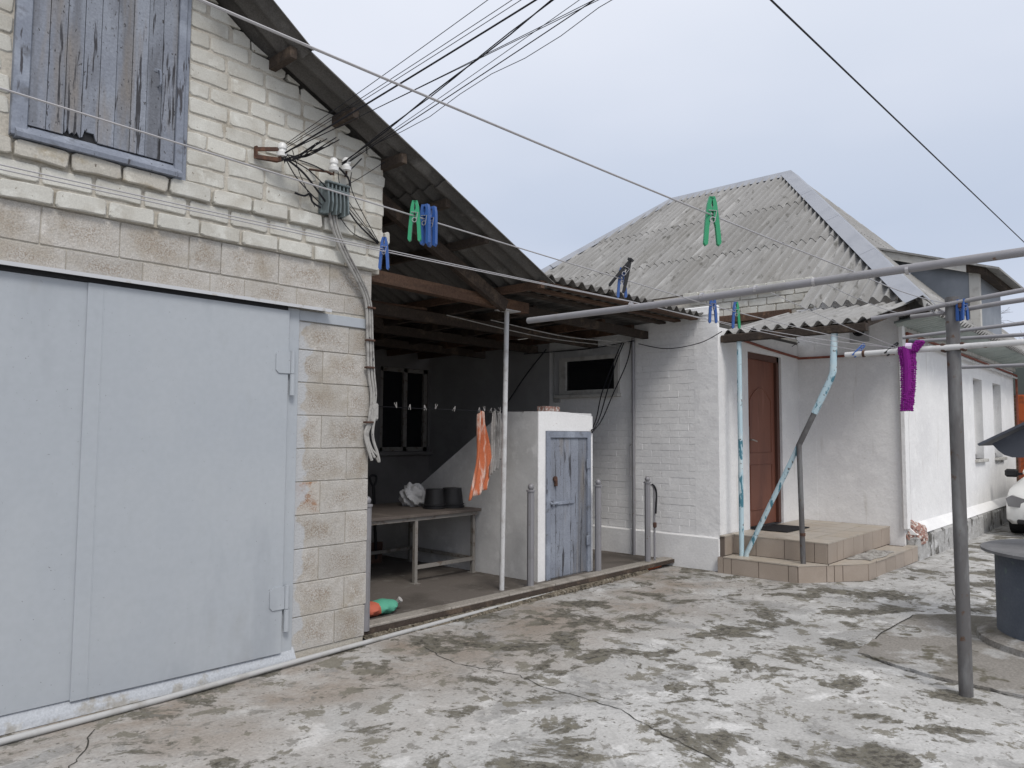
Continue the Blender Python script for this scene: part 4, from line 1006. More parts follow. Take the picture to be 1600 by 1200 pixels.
# indoor clothesline with small pegs, an orange cloth and gloves
obj('clothesline', MB().tube(sag((3.52, 5.05, 1.735), (5.74, 5.05, 1.735), .008), .0025, 5), 'cable', label='thin dark line strung inside the carport', cat='clothesline')
def hang(name, pos, w, ln, mat, label, cat, fold=3, twist=0.0, seed=0, dirv=(1, -.13), taper=.35):
    r = random.Random(seed); nu, nv = 18, 26; V = []
    d = Vector((dirv[0], dirv[1], 0)).normalized(); nrm = Vector((-d.y, d.x, 0))
    for j in range(nv+1):
        t = j/nv; ww = w*(taper+(1-taper)*min(1, t*1.4))
        for i in range(nu+1):
            u = i/nu-.5; dep = .025*(.3+t)*math.sin(u*fold*6.28+seed+t*2)+.012*math.sin(u*13+t*6+seed)
            p = Vector(pos)+d*(u*ww+twist*t*.06*math.sin(t*4))+nrm*dep+Vector((0, 0, -t*ln-(abs(u)*.10*ln*(1-t))+(u*.12*ln*t)))
            V.append(p)
    F = [(j*(nu+1)+i, j*(nu+1)+i+1, (j+1)*(nu+1)+i+1, (j+1)*(nu+1)+i) for j in range(nv) for i in range(nu)]
    return obj(name, MB().add(V, F), mat, smooth=True, solid=.003, label=label, cat=cat)
hang('hanging_cloth', (5.13, 5.05, 1.735), .22, .80, 'orangecloth', 'orange and white cloth hanging on the carport line', 'cloth', 2, 1.0, 2)
hang('hanging_cloth', (5.30, 5.05, 1.735), .12, .60, 'greycloth', 'pale grey work glove hanging beside the orange cloth', 'glove', 3, .5, 5)
hang('hanging_cloth', (5.38, 5.06, 1.735), .10, .50, 'greycloth', 'long grey rag hanging next to the white carport post', 'rag', 2, .4, 9)

# ================================================================== CLOTHES PEGS
def peg(name, pos, colors, label, h=.11, ang=0.0, tilt=0.0, spread=.13, flip=False):
    """spring clothes peg gripping a wire at pos; two jaws that part towards the bottom"""
    t = thing(name, pos, label, 'clothes peg', 'clothes pegs on the washing lines')
    s = h/.11
    for k, sg in enumerate((-1, 1)):
        prof = [(1.55*x, z) for x, z in [(.000, .036), (.007, .036), (.0085, .02), (.0085, -.02), (.0075, -.068), (.0045, -.074), (.0015, -.070), (.0025, -.03), (.0008, -.01), (.0025, .0), (.0005, .006), (.003, .016), (.003, .028), (.0, .032)]]
        V = []; mb = MB()
        q = [(sg*x*s, z*s) for x, z in prof]
        q = [((x*math.cos(a)-(z+.004*s)*math.sin(a)), (x*math.sin(a)+(z+.004*s)*math.cos(a))) for (x, z) in q for a in (sg*spread,)]
        mb.prism([(x+pos[0], z+pos[2]) for x, z in q], 'y', pos[1]-.006*s, pos[1]+.006*s)
        obj('jaw', mb, colors[k], t)
    a = [(pos[0]+.006*s*math.cos(w), pos[1]-.0075*s, pos[2]-.012*s+.006*s*math.sin(w)) for w in np.linspace(0, 5.5, 10)]
    obj('spring', MB().tube(a+[(pos[0]+.009*s, pos[1]-.0075*s, pos[2]+.008*s), (pos[0]-.009*s, pos[1]-.0075*s, pos[2]+.009*s)], .0011*s, 5), 'wire', t)
    t.rotation_euler = (0, tilt, ang)
    return t
FA = -.84          # pegs turn their flat side roughly across the line
# ---- washing lines
def line(pts, r, label, mat='wire'):
    obj('clothesline', MB().tube(pts, r, 6), mat, smooth=True, label=label, cat='clothesline', group='wire washing lines across the yard')
wA = sag((-1.2, 1.10, 2.15), (3.1, 1.0, 2.155), .02)+sag((3.1, 1.0, 2.155), (5.17, 1.10, 2.31), .02)[1:]
wB = sag((-1.2, 1.60, 2.165), (3.1, 1.66, 2.104), .008)+sag((3.1, 1.66, 2.104), (5.19, 1.42, 2.060), .01)[1:]
wC = sag((-1.2, 2.14, 2.15), (3.1, 2.04, 2.155), .015)+sag((3.1, 2.04, 2.155), (5.19, 1.64, 2.065), .015)[1:]
wD = sag((-1.2, 2.14, 2.135), (3.1, 2.03, 2.150), .016)+sag((3.1, 2.03, 2.150), (5.19, 1.40, 2.063), .03)[1:]
line(wA, .0024, 'steel washing line with the single green peg'); line(wB, .0021, 'steel washing line with the green and blue peg pairs')
line(wC, .0019, 'upper of the two close washing lines in front of the gate'); line(wD, .0019, 'lower of the two close washing lines in front of the gate')
line(sag((3.1, 1.40, 2.15), (5.19, 1.41, 2.07), .01), .0017, 'short wire from the cross pipe to the low crossbar')
line(sag((3.1, 1.15, 2.15), (5.19, 1.36, 2.275), .02), .0017, 'short wire from the cross pipe to the upper bracket arm')
line([(-1, 1.2, 3.19), (2.84, 1.2, 3.232), (8.65, 1.2, 3.385), (16, 1.2, 3.56)], .0045, 'thick dark wire crossing the open sky above the roof', 'cable')
def on(w, x):
    for a, b in zip(w[:-1], w[1:]):
        if a[0] <= x <= b[0]: return Vector(a).lerp(Vector(b), (x-a[0])/(b[0]-a[0]))
for x, cols, lb, dz in ((1.385, ('green', 'green'), 'green clothes peg beside two blue pegs before the dark carport roof', .0), (1.425, ('blue', 'blue'), 'blue clothes peg next to the green one', .0), (1.452, ('blue', 'blue'), 'outer blue clothes peg of the pair beside a green peg', 0)):
    p = on(wB, x); peg('clothes_peg', (p.x, p.y, p.z), cols, lb, .118, FA-.45 if cols[0] == 'blue' else FA, 0, .10 if cols[0] == 'green' else .03)
p = on(wC, 1.62); peg('clothes_peg', p[:], ('blue', 'blue'), 'lone blue peg hanging at the garage wall corner', .115, FA, 0, .10)
p = on(wA, 1.985); peg('clothes_peg', p[:], ('green', 'green'), 'lone green clothes peg high before the slate roof', .145, FA, 0, .12)
p = on(wB, 2.45); peg('clothes_peg', p[:], ('blue', 'blue'), 'blue clothes peg under a black clip before the slate roof', .12, FA, 0, .11)
p = on(wB, 2.455); peg('clothes_peg', (p.x-.01, p.y-.02, p.z+.03), ('black', 'black'), 'black clip standing open on the washing line', .14, FA, .45, .26)
p = on(wB, 3.19); peg('clothes_peg', p[:], ('blue', 'blue'), 'blue peg before the white house wall next to the blue-green peg', .13, FA, 0, .09)
p = on(wB, 3.38); peg('clothes_peg', p[:], ('blue', 'green'), 'two-tone blue and green peg before the porch canopy', .13, FA, 0, .09)
p = on(wA, 5.14); peg('clothes_peg', (5.14, 1.02, 2.28), ('blue', 'blue'), 'blue peg at the top of the steel pole', .13, FA, 0, .08)
peg('clothes_peg', (5.15, 1.055, 2.28), ('blue', 'blue'), 'second blue peg squeezed against the steel pole', .13, FA+.3, 0, .05)
peg('clothes_peg', (5.17, 1.63, 2.075), ('blue', 'blue'), 'blue peg lying tilted on the end of the low crossbar', .11, FA, .75, .05)
peg('clothes_peg', (5.17, 1.43, 2.07), ('black', 'black'), 'black peg tilted on the low crossbar beside the purple scrubber', .11, FA, .8, .08)
for i, x in enumerate((4.10, 4.25, 4.42, 4.55, 4.78, 5.10, 5.17, 5.26, 5.32, 5.39)):
    y = 5.05; peg('clothes_peg', (x, y, 1.742), ('greycloth', 'greycloth'), 'small grey peg on the line inside the carport', .05, FA, RND.uniform(-.6, .6)+(3.14 if i % 3 == 0 else 0), .2)

# ---- steel pole with crossbars, and the long cross pipe nearer the camera
pole = thing('washing_pole', (5.19, 1.095, 0), 'dark steel washing-line pole with pale crossbars', 'pole')
obj('post', MB().tube([(5.19, 1.092, -.05), (5.19, 1.098, 2.352)], .0385, 18), 'greypipe', pole, smooth=True)
obj('crossbar', MB().tube([(5.155, 1.72, 2.038), (5.15, .15, 2.052)], .018, 12), 'whitepipe', pole, smooth=True)
obj('arm', MB().tube([(5.15, 1.55, 2.262), (5.15, 1.36, 2.275), (5.15, 1.15, 2.302), (5.13, .75, 2.34), (5.13, .3, 2.375)], .014, 10), 'silverpipe', pole, smooth=True)
obj('arm', MB().tube([(5.23, 1.34, 2.262), (5.23, 1.12, 2.27), (5.23, .85, 2.295), (5.23, .25, 2.33)], .0145, 10), 'silverpipe', pole, smooth=True)
obj('bracket', MB().bbox(5.14, 5.22, 1.135, 1.16, 2.02, 2.07, .006), 'rust', pole)
obj('bracket', MB().bbox(5.14, 5.22, 1.03, 1.055, 2.02, 2.07, .006), 'rust', pole)
obj('bracket', MB().bbox(5.13, 5.22, 1.035, 1.058, 2.275, 2.31, .006), 'rust', pole)
obj('end_ring', MB().tube([(5.155, 1.612, 2.039), (5.155, 1.597, 2.039)], .022, 12), 'rust', pole)
obj('wire_knot', MB().tube(spline([(5.19, 1.16, 2.30), (5.17, 1.20, 2.285), (5.16, 1.18, 2.26), (5.19, 1.14, 2.265), (5.2, 1.19, 2.3)]), .006, 6), 'wire', pole)
far = thing('bar_frame', (6.9, 1.3, 0), 'thin pale bars behind the steel pole along the long house wall', 'bar frame')
for a, b, r in (((7.6, 2.02, 2.42), (7.6, .4, 2.50), .017), ((8.3, 2.15, 2.46), (8.3, .4, 2.44), .018), ((8.6, 1.75, 2.20), (8.6, .4, 2.18), .018)):
    obj('bar', MB().tube([a, b], r, 10), 'silverpipe', far, smooth=True)
obj('post', MB().tube([(8.3, .4, -.03), (8.3, .4, 2.6)], .03, 10), 'silverpipe', far, smooth=True)
obj('post', MB().tube([(7.6, .4, -.03), (7.6, .4, 2.6)], .03, 10), 'silverpipe', far, smooth=True)
obj('link', MB().tube([(7.6, .4, 2.5), (8.3, .4, 2.44), (8.6, .4, 2.18)], .018, 8), 'silverpipe', far, smooth=True)
obj('cloth_scrap', MB().tube([(8.3, 2.15, 2.46), (8.3, 2.05, 2.455)], .024, 8), 'hood', far)
cbp = thing('cross_pipe', (3.1, .9, 2.13), 'long grey steel pipe crossing the view high over the yard', 'pipe')
obj('pipe', MB().tube([(3.1, 2.70, 2.123), (3.1, 1.9, 2.121), (3.1, .4, 2.142), (3.1, -.6, 2.155)], .0165, 14), 'silverpipe', cbp, smooth=True)
for y in (1.40, 1.15, .80, 1.655, 2.035): obj('wire_ring', MB().tube([(3.1, y+.006, 2.131), (3.1, y-.006, 2.131)], .0185, 12), 'wire', cbp)
obj('end_post', MB().tube([(3.1, -.6, -.03), (3.1, -.6, 2.2)], .03, 12), 'silverpipe', cbp, smooth=True)

# purple knitted scrubber hanging over the low crossbar
pu = thing('knitted_scrubber', (5.15, 1.34, 2.07), 'bright purple knitted scrubber hanging from the pole crossbar', 'scrubber')
def shag(path, wid, dep, rows, cols, seed):
    r = random.Random(seed); V = []; F = []; n = len(path)-1
    mb = MB()
    for j in range(rows):
        t = j/(rows-1)*n; i = min(int(t), n-1); p = Vector(path[i]).lerp(Vector(path[i+1]), t-i); w = wid[0]+(wid[1]-wid[0])*j/(rows-1)
        for c in range(cols):
            a = 2*math.pi*c/cols+(.3 if j % 2 else 0)
            q = p+Vector((dep/2*math.cos(a), w/2*math.sin(a), 0)); o = q+Vector((.007*math.cos(a), .007*math.sin(a), -.004))+Vector([r.uniform(-.004, .004) for _ in range(3)])
            s_ = .0085
            mb.add([q+Vector((-s_*math.sin(a), s_*math.cos(a), 0)), q-Vector((-s_*math.sin(a), s_*math.cos(a), 0)), q+Vector((0, 0, s_)), q-Vector((0, 0, s_*1.2)), o], [(0, 2, 4), (2, 1, 4), (1, 3, 4), (3, 0, 4)])
    return mb
obj('pile', shag([(5.135, 1.345, 2.06), (5.13, 1.335, 1.95), (5.13, 1.340, 1.8), (5.13, 1.352, 1.67)], (.092, .062), .04, 34, 18, 1), 'purple', pu)
obj('body', MB().tube([(5.135, 1.345, 2.065), (5.13, 1.335, 1.95), (5.13, 1.340, 1.8), (5.13, 1.352, 1.665)], [.030, .030, .027, .018], 10), 'purple', pu)
obj('folded_end', shag([(5.14, 1.30, 2.04), (5.14, 1.285, 2.07), (5.14, 1.27, 2.09)], (.05, .045), .06, 8, 18, 2), 'purple', pu)
obj('folded_body', MB().tube([(5.14, 1.335, 2.045), (5.14, 1.30, 2.045), (5.14, 1.27, 2.09)], [.025, .028, .022], 10), 'purple', pu)
obj('lining', MB().tube([(5.125, 1.345, 2.064), (5.125, 1.31, 2.062)], .022, 10), 'lilac', pu)

# ================================================================== ELECTRICS ON THE GARAGE WALL
def insulator(x, y, z, label, arm):
    t = thing('insulator', (x, y, z), label, 'insulator', 'porcelain insulators on the garage gable')
    obj('porcelain', MB().lathe((x, y, z), [(.018, -.05), (.034, -.045), (.036, -.02), (.026, -.012), (.024, .0), (.031, .006), (.031, .03), (.02, .045), (.008, .05)], 16), 'porcelain', t, smooth=True)
    obj('bracket', MB().tube(arm, .008, 7), 'rust', t)
insulator(2.585, 4.40, 3.36, 'white porcelain insulator where the thick black cables gather', [(2.47, 4.51, 3.30), (2.56, 4.42, 3.28), (2.585, 4.40, 3.29), (2.585, 4.40, 3.32)])
insulator(2.985, 4.40, 3.37, 'tall white porcelain insulator above the fuse block', [(2.86, 4.51, 3.33), (2.94, 4.41, 3.31), (2.985, 4.40, 3.30), (2.985, 4.40, 3.33)])
insulator(3.105, 4.42, 3.41, 'small insulator under the eave near the wall corner', [(3.16, 4.51, 3.36), (3.12, 4.44, 3.35), (3.105, 4.42, 3.36), (3.105, 4.42, 3.38)])
ib = thing('iron_bracket', (2.5, 4.48, 3.3), 'rusty triangular iron bracket screwed to the gable bricks', 'bracket')
obj('strap', MB().bar((2.45, 4.495, 3.37), (2.45, 4.495, 3.30), .012, .03, (0, 1, 0)).bar((2.44, 4.495, 3.30), (2.57, 4.40, 3.29), .012, .025).bar((2.45, 4.49, 3.35), (2.57, 4.40, 3.36), .012, .025).bar((2.57, 4.40, 3.28), (2.57, 4.40, 3.37), .012, .025, (0, 1, 0)), 'rust', ib)
fb = thing('fuse_block', (3.02, 4.43, 3.12), 'faded teal terminal block with open slots on the gable', 'terminal block')
obj('back_plate', MB().bbox(2.93, 3.12, 4.46, 4.50, 3.03, 3.25, .006), 'teal', fb)
for i in range(6):
    x = 2.94+i*.032
    obj('fin', MB().prism([(4.40, 3.235), (4.46, 3.24), (4.46, 3.03), (4.40-.004*i, 3.02+.02*(i % 2)), (4.385, 3.10)], 'x', x, x+.011), 'teal', fb)
obj('top_bar', MB().bbox(2.93, 3.12, 4.39, 4.43, 3.18, 3.20, .004).bbox(2.93, 3.12, 4.39, 4.43, 3.235, 3.25, .004), 'teal', fb)
def cable(pts, r, label, mat='cable', n=6, name='cable', group=None):
    return obj(name, MB().tube(spline(pts, n), r, 7), mat, smooth=True, label=label, cat='cable', group=group)
for i, (dx_, r, lb) in enumerate(((0, .011, 'thick grey cable nearest the gate, running down the pillar'), (.028, .010, 'second thick grey cable running down the pillar edge'), (.052, .008, 'thin pale cable at the very edge of the pillar'))):
    lo = 1.31+.02*i
    cable([(2.99+dx_, 4.45, 3.05), (3.02+dx_, 4.44, 2.92), (3.12+dx_, 4.45, 2.76), (3.24+dx_, 4.47, 2.62), (3.35+dx_*.9, 4.495, 2.46), (3.375+dx_*.9, 4.50, 2.2), (3.39+dx_, 4.50, 1.95), (3.42+dx_*.8, 4.50, 1.78), (3.40+dx_*.6, 4.50, 1.6), (3.37+dx_*.5, 4.50, 1.5), (3.39+dx_*.6, 4.49, 1.40), (3.42+dx_*.9, 4.48, lo)], r, lb, 'greycable')
cable([(3.47, 4.49, 1.33), (3.49, 4.485, 1.30), (3.47, 4.48, 1.36), (3.43, 4.49, 1.5), (3.47, 4.50, 1.7)], .011, 'looped grey cable end hanging at the pillar', 'greycable')
cb_ = thing('cable_box', (3.46, 4.51, 1.7), 'small grey junction box among cables on the pillar corner', 'junction box')
obj('case', MB().bbox(3.435, 3.485, 4.495, 4.54, 1.60, 1.73, .008), 'greycable', cb_)
obj('lid', MB().bbox(3.44, 3.48, 4.488, 4.496, 1.61, 1.72, .004), 'greycable', cb_)
for i, z in enumerate((2.42, 2.18, 1.98, 1.58)):
    obj('cable_clip', MB().bbox(3.36, 3.43, 4.475, 4.515, z, z+.014, .003), 'rust', label=('topmost', 'second', 'third', 'lowest')[i]+' of the dark clips holding the grey cables to the pillar', cat='clip', group='cable clips on the pillar')
# overhead service wires from the gable up and out over the yard
over = [((2.60, 4.39, 3.40), (747, 0), .0022), ((2.60, 4.39, 3.385), (783, 0), .0022), ((2.60, 4.39, 3.37), (797, 0), .0022), ((2.585, 4.37, 3.33), (818, 0), .0055), ((2.59, 4.38, 3.34), (911, 0), .0022), ((2.59, 4.38, 3.335), (905, 2), .0022)]
ends = {747: (5.36, 5.38), 783: (5.52, 5.20), 797: (5.58, 5.13), 818: (5.68, 5.03), 849: (5.81, 4.87), 888: (5.99, 4.68), 911: (6.09, 4.57), 905: (6.06, 4.60), 943: (6.23, 4.41)}
over += [((3.03, 4.37, 3.38), (849, 0), .0055), ((3.04, 4.37, 3.38), (888, 0), .002), ((3.10, 4.40, 3.42), (911, 1), .0032), ((3.11, 4.40, 3.42), (943, 0), .0022)]
desc = ['topmost thin overhead wire fanning from the gable insulator', 'second thin overhead wire above the thick black cable', 'third thin overhead wire just above the thick black cable', 'thick black overhead cable leaving the cable knot on the gable', 'upper of two thin wires crossing the thick cables', 'lower of two thin wires crossing the thick cables',
        'twisted thick black cable leaving the second insulator', 'thin wire close beneath the twisted thick cable', 'medium black wire leaving under the eave', 'lowest wavy overhead wire from under the eave']
for (p0, (px, _), r), lb in zip(over, desc):
    ex, ey = ends[px]; k = (3.95-1.5)/4.5
    e = Vector((ex*k, ey*k, 3.95)); p = Vector(p0); far_ = p+(e-p)*3.2
    pts = sag(p, far_, .05, 26)
    if lb.startswith('lowest'): pts = [q+Vector((0, 0, .02*math.sin(i*1.7))) for i, q in enumerate(pts)]
    if lb.startswith('twisted'):
        mbt = MB().tube([q+Vector((.006*math.sin(i*1.3), 0, .006*math.cos(i*1.3))) for i, q in enumerate(pts)], .0042, 6).tube([q-Vector((.006*math.sin(i*1.3), 0, .006*math.cos(i*1.3))) for i, q in enumerate(pts)], .0036, 6)
    else: mbt = MB().tube(pts, r, 6)
    obj('overhead_wire', mbt, 'cable', smooth=True, label=lb, cat='wire', group='overhead wires to the garage')
rw = random.Random(12)
K1 = (2.60, 4.39, 3.31)
kn = MB()
for i in range(9): kn.tube(spline([(2.59+rw.uniform(-.02, .02), 4.39, 3.27+rw.uniform(0, .03)), (2.62+rw.uniform(-.02, .03), 4.37, 3.31+rw.uniform(-.02, .02)), (2.68+.02*i*.4, 4.37-.012*i*.3, 3.345+rw.uniform(-.02, .02)), (2.74+.01*i, 4.26-.02*i, 3.41+rw.uniform(-.03, .03))]), .0036, 6)
obj('cable_knot', kn, 'cable', smooth=True, label='tangled knot of black cables at the iron bracket', cat='cable knot')
drops = [((2.60, 4.38, 3.30), (2.72, 4.42, 3.20), (2.92, 4.44, 3.08), .004), ((2.61, 4.38, 3.30), (2.76, 4.40, 3.24), (2.95, 4.43, 3.10), .007), ((2.61, 4.38, 3.31), (2.80, 4.41, 3.28), (2.99, 4.42, 3.17), .004), ((2.62, 4.38, 3.32), (2.84, 4.42, 3.33), (2.98, 4.42, 3.30), .004),
         ((2.66, 4.40, 3.38), (2.75, 4.44, 3.24), (2.88, 4.46, 3.06), .003), ((3.03, 4.40, 3.36), (3.13, 4.42, 3.30), (3.12, 4.42, 3.18), .007), ((3.02, 4.40, 3.34), (3.10, 4.44, 3.20), (3.42, 4.47, 2.93), .003), ((3.14, 4.41, 3.36), (3.18, 4.44, 3.22), (3.44, 4.47, 2.92), .003),
         ((3.12, 4.43, 3.10), (3.24, 4.45, 3.01), (3.44, 4.48, 2.915), .006), ((3.12, 4.43, 3.12), (3.26, 4.45, 3.03), (3.45, 4.48, 2.92), .003), ((3.05, 4.45, 3.06), (3.20, 4.46, 2.94), (3.44, 4.48, 2.91), .003), ((3.44, 4.41, 3.52), (3.22, 4.43, 3.34), (3.05, 4.43, 3.22), .003),
         ((3.22, 4.40, 3.48), (3.16, 4.43, 3.40), (3.10, 4.42, 3.36), .005)]
for i, (a, b, c, r) in enumerate(drops):
    obj('loose_cable', MB().tube(spline([a, b, c], 8), r, 6), 'cable', smooth=True, label=('loose black cable hanging between the cable knot and the terminal block' if i < 5 else 'short thick black cable curving into the terminal block from above' if i == 5 else 'loose black cable running from the terminal block to the wall corner' if i < 11 else 'loose thin wire dropping from the eave to the terminal block'), cat='cable', group='loose cables at the terminal block')
cable([(2.74, 4.49, 3.13), (2.80, 4.47, 3.12), (2.84, 4.46, 3.14), (2.86, 4.46, 3.09), (2.92, 4.45, 3.06)], .007, 'short taped cable stub with dark blue end on the gable')
# cables at the house corner
for i, (a, b, c, d) in enumerate((((7.84, 5.25, 2.66), (7.80, 5.35, 2.40), (7.55, 5.30, 2.05), (6.60, 4.83, 1.54)), ((7.84, 5.15, 2.66), (7.82, 5.20, 2.40), (7.55, 5.22, 2.0), (6.59, 4.83, 1.53)), ((7.84, 5.28, 2.66), (7.80, 5.38, 2.42), (7.52, 5.36, 2.02), (6.58, 4.83, 1.55)))):
    cable([a, b, c, Vector(c).lerp(Vector(d), .55)-Vector((0, 0, .06)), d], .007, ('outer', 'inner', 'middle')[i]+' of three black cables drooping from the roof corner to the cellar door')
cable([(7.86, 6.52, 2.66), (7.85, 6.9, 2.3), (7.85, 7.4, 1.75)], .008, 'straight dark cable slanting across the shaded white wall')
cable([(7.84, 5.1, 2.66), (7.6, 5.6, 2.58), (7.75, 6.2, 2.60), (7.84, 6.9, 2.62)], .007, 'dark cable sagging above the small window')
cable([(7.85, 5.05, 2.62), (7.84, 4.65, 2.53), (7.80, 4.2, 2.56), (7.75, 3.9, 2.66)], .005, 'thin dark cable sagging across the white house wall')
for i, (a, b) in enumerate((((4.9, 5.3, 2.64), (7.8, 5.3, 2.60)), ((5.3, 5.1, 2.62), (7.8, 5.15, 2.64)))):
    cable([a, Vector(a).lerp(Vector(b), .5)-Vector((0, 0, .05)), b], .005, ('long', 'shorter')[i]+' pale cable slung under the carport roof', 'greycable')

# ================================================================== WELL
wc = (6.9, .62, 0)
well = thing('well', wc, 'round dark blue concrete well with a grey steel lid', 'well')
obj('ring', MB().lathe(wc, [(.60, -.02), (.60, .66)], 48), 'wellpaint', well, smooth=True)
obj('collar', MB().lathe(wc, [(.74, -.02), (.73, .05), (.66, .075), (.59, .08)], 48), 'slab', well, smooth=True)
obj('lid', MB().lathe(wc, [(.62, .655), (.69, .66), (.69, .68), (.66, .69), (.1, .70)], 48), 'well_lid', well, smooth=True)
obj('hatch_box', MB().bbox(6.60, 6.82, .62, .93, .70, .775, .006), 'black', well)
wr = thing('well_roof', (6.75, .45, .7), 'dark grey sheet metal roof on posts over the well', 'well roof')
gp2 = [(1.165, 1.455), (1.13, 1.41), (1.09, 1.375), (1.04, 1.358), (-.14, 1.358), (-.19, 1.375), (-.23, 1.41), (-.265, 1.455), (.45, 1.86)]
obj('gable_panel', MB().prism(gp2, 'x', 6.60, 6.606), 'hood', wr)
obj('gable_panel', MB().prism(gp2, 'x', 7.2, 7.206), 'hood', wr)
obj('roof_sheet', MB().prism([(1.245, 1.455), (1.235, 1.44), (.45, 1.862), (.45, 1.885)], 'x', 6.52, 7.3), 'hood', wr)
obj('roof_sheet', MB().prism([(-.345, 1.455), (-.335, 1.44), (.45, 1.862), (.45, 1.885)], 'x', 6.52, 7.3), 'hood', wr)
for y in (.10, .80):
    obj('post', MB().tube([(6.9, y, .69), (6.9, y, 1.62)], .025, 10), 'greypipe', wr, smooth=True)

# ================================================================== WHITE CAR beyond the well
car = thing('parked_car', (15.6, 1.5, 0), 'white car parked nose-on beside the long white house wall', 'car')
cyc = 1.47; hw = .86
def loft(sections, mat, name, parent, smooth=True):
    V = []; F = []; n = len(sections[0])
    for s_ in sections: V += s_
    for i in range(len(sections)-1):
        for k in range(n): F.append((i*n+k, i*n+(k+1) % n, (i+1)*n+(k+1) % n, (i+1)*n+k))
    F.append(tuple(range(n))); F.append(tuple(range((len(sections)-1)*n, len(sections)*n)))
    return obj(name, MB().add(V, F), mat, parent, smooth=smooth)
def sec(x, w, zb, zt, top=.8):
    out = []
    for (a, b) in ((-1, .12), (-1, .55), (-.97, .8), (-top, .97), (-top*.5, 1), (0, 1.01), (top*.5, 1), (top, .97), (.97, .8), (1, .55), (1, .12), (.92, 0), (0, 0), (-.92, 0)):
        out.append((x, cyc+a*w, zb+(zt-zb)*b))
    return out
loft([sec(13.72, .60, .25, .56), sec(13.78, .74, .20, .66), sec(13.95, .83, .18, .74), sec(14.3, hw, .18, .82), sec(15.0, hw, .18, .93), sec(15.4, hw, .18, .95), sec(16.6, hw, .18, .97), sec(17.5, hw, .18, .98), sec(17.9, .80, .22, .92), sec(18.0, .7, .3, .8)], 'carpaint', 'body', car)
loft([sec(15.0, .70, .90, .95, .7), sec(15.65, .66, .92, 1.32, .75), sec(16.1, .64, .92, 1.42, .78), sec(17.0, .64, .92, 1.42, .78), sec(17.75, .66, .92, 1.05, .75)], 'glass', 'cabin_glass', car)
loft([sec(15.75, .60, 1.33, 1.385, .9), sec(16.1, .60, 1.40, 1.44, .9), sec(17.0, .60, 1.40, 1.44, .9), sec(17.3, .58, 1.30, 1.35, .9)], 'carpaint', 'roof', car)
for s_ in (-1, 1):
    y = cyc+s_*hw
    obj('pillar', MB().bar((15.05, cyc+s_*.735, .92), (15.72, cyc+s_*.62, 1.36), .05, .05), 'carpaint', car)
    mr = obj('mirror', MB().bbox(15.22, 15.34, min(y, y+s_*.19)-.0, max(y, y+s_*.19), .84, .975, .03), 'black', car)
    obj('stalk', MB().bar((15.30, cyc+s_*.80, .90), (15.28, y+s_*.04, .89), .05, .04), 'black', mr)
    obj('headlight', MB().prism([(cyc+s_*.50, .44), (cyc+s_*.77, .46), (cyc+s_*.80, .58), (cyc+s_*.72, .63), (cyc+s_*.50, .56)], 'x', 13.73, 13.92), 'headlamp', car)
    for x in (14.42, 16.95):
        wh = MB(); wl = obj('wheel', MB().tube([(x, y-s_*.02, .30), (x, y-s_*.20, .30)], .30, 24), 'tyre', car)
        obj('rim', MB().tube([(x, y-s_*.012, .30), (x, y-s_*.05, .30)], .19, 16), 'chrome', wl)
obj('bumper_strip', MB().bbox(13.69, 13.80, cyc-.66, cyc+.66, .20, .27, .015), 'black', car)
obj('grille', MB().bbox(13.70, 13.76, cyc-.40, cyc+.40, .43, .54, .01), 'black', car)
obj('plate_panel', MB().bbox(13.685, 13.70, cyc-.26, cyc+.26, .30, .41, .003), 'porcelain', car)

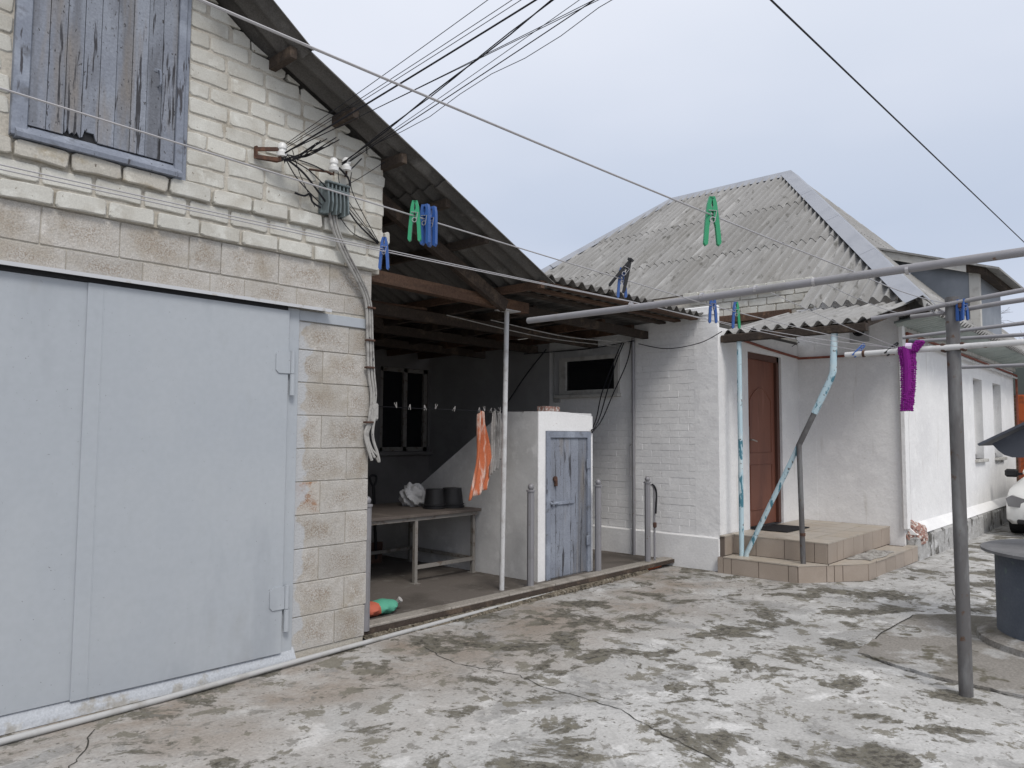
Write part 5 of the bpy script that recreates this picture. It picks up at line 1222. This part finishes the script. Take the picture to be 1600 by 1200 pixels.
# ================================================================== BEYOND THE HOUSE
shed = thing('brick_shed', (19.5, 2.0, 0), 'old brown brick shed with dark gable behind the white house', 'shed')
obj('wall', MB().box(19.0, 22.0, .2, 2.96, 0, 2.45).box(19.0, 22.0, 2.96, 3.05, 0, 2.45), 'shedbrick', shed)
obj('roof', MB().prism([(-.2, 2.40), (3.1, 2.40), (2.85, 3.10), (2.6, 3.45), (1.2, 3.6)], 'x', 18.95, 22.2), 'shedroof', shed)
obj('corner_post', MB().bbox(18.86, 18.97, 2.72, 2.86, 0, 2.40, .01), 'orange', shed)
obj('door', MB().box(18.97, 18.99, 1.4, 2.5, 0, 2.1), 'black', shed)
fence = thing('board_fence', (24, -3, 0), 'grey board fence beyond the parked car', 'fence')
for i in range(40): obj('board', MB().box(24, 24.025, .1-i*.2+.004, .29-i*.2, 0, 1.9+RND.uniform(-.03, .03)), 'palewood', fence)
def tree(x, y, h, seed, label):
    t = thing('bare_tree', (x, y, 0), label, 'tree', 'bare winter trees behind the house')
    r = random.Random(seed); tk = MB(); tw = MB()
    def grow(p, d, ln, rad, lv):
        n = 4; pts = [p]; rs = [rad]; q = Vector(p)
        for i in range(n):
            d = (d+Vector((r.uniform(-.16, .16), r.uniform(-.16, .16), r.uniform(-.05, .14)))).normalized(); q = q+d*(ln/n); pts.append(q.copy()); rs.append(rad*(1-.5*(i+1)/n))
        (tk if lv < 2 else tw).tube(pts, rs, 6 if lv < 2 else 3, cap=False)
        if lv < 5:
            for k in range(r.choice((3, 4)) if lv else 5):
                a = r.uniform(0, 6.28); e = r.uniform(.45, .95)
                side = d.cross(Vector((math.cos(a), math.sin(a), .3))).normalized()
                i = r.randint(2, n); grow(pts[i], (d*math.cos(e)+side*math.sin(e)).normalized(), ln*r.uniform(.5, .72), max(rs[i]*.62, .006), lv+1)
    grow(Vector((x, y, 0)), Vector((0, 0, 1)), h*.42, h*.022, 0)
    obj('trunk', tk, 'bark', t, smooth=True); obj('crown', tw, 'bark', t)
tree(25.5, 4.3, 6.2, 3, 'bare tree with thin twigs above the far roof end')
tree(29, 4.0, 7.0, 8, 'taller bare tree farther behind the shed')
tree(33, 5.6, 6.5, 5, 'farthest bare tree partly hidden by the house roof')
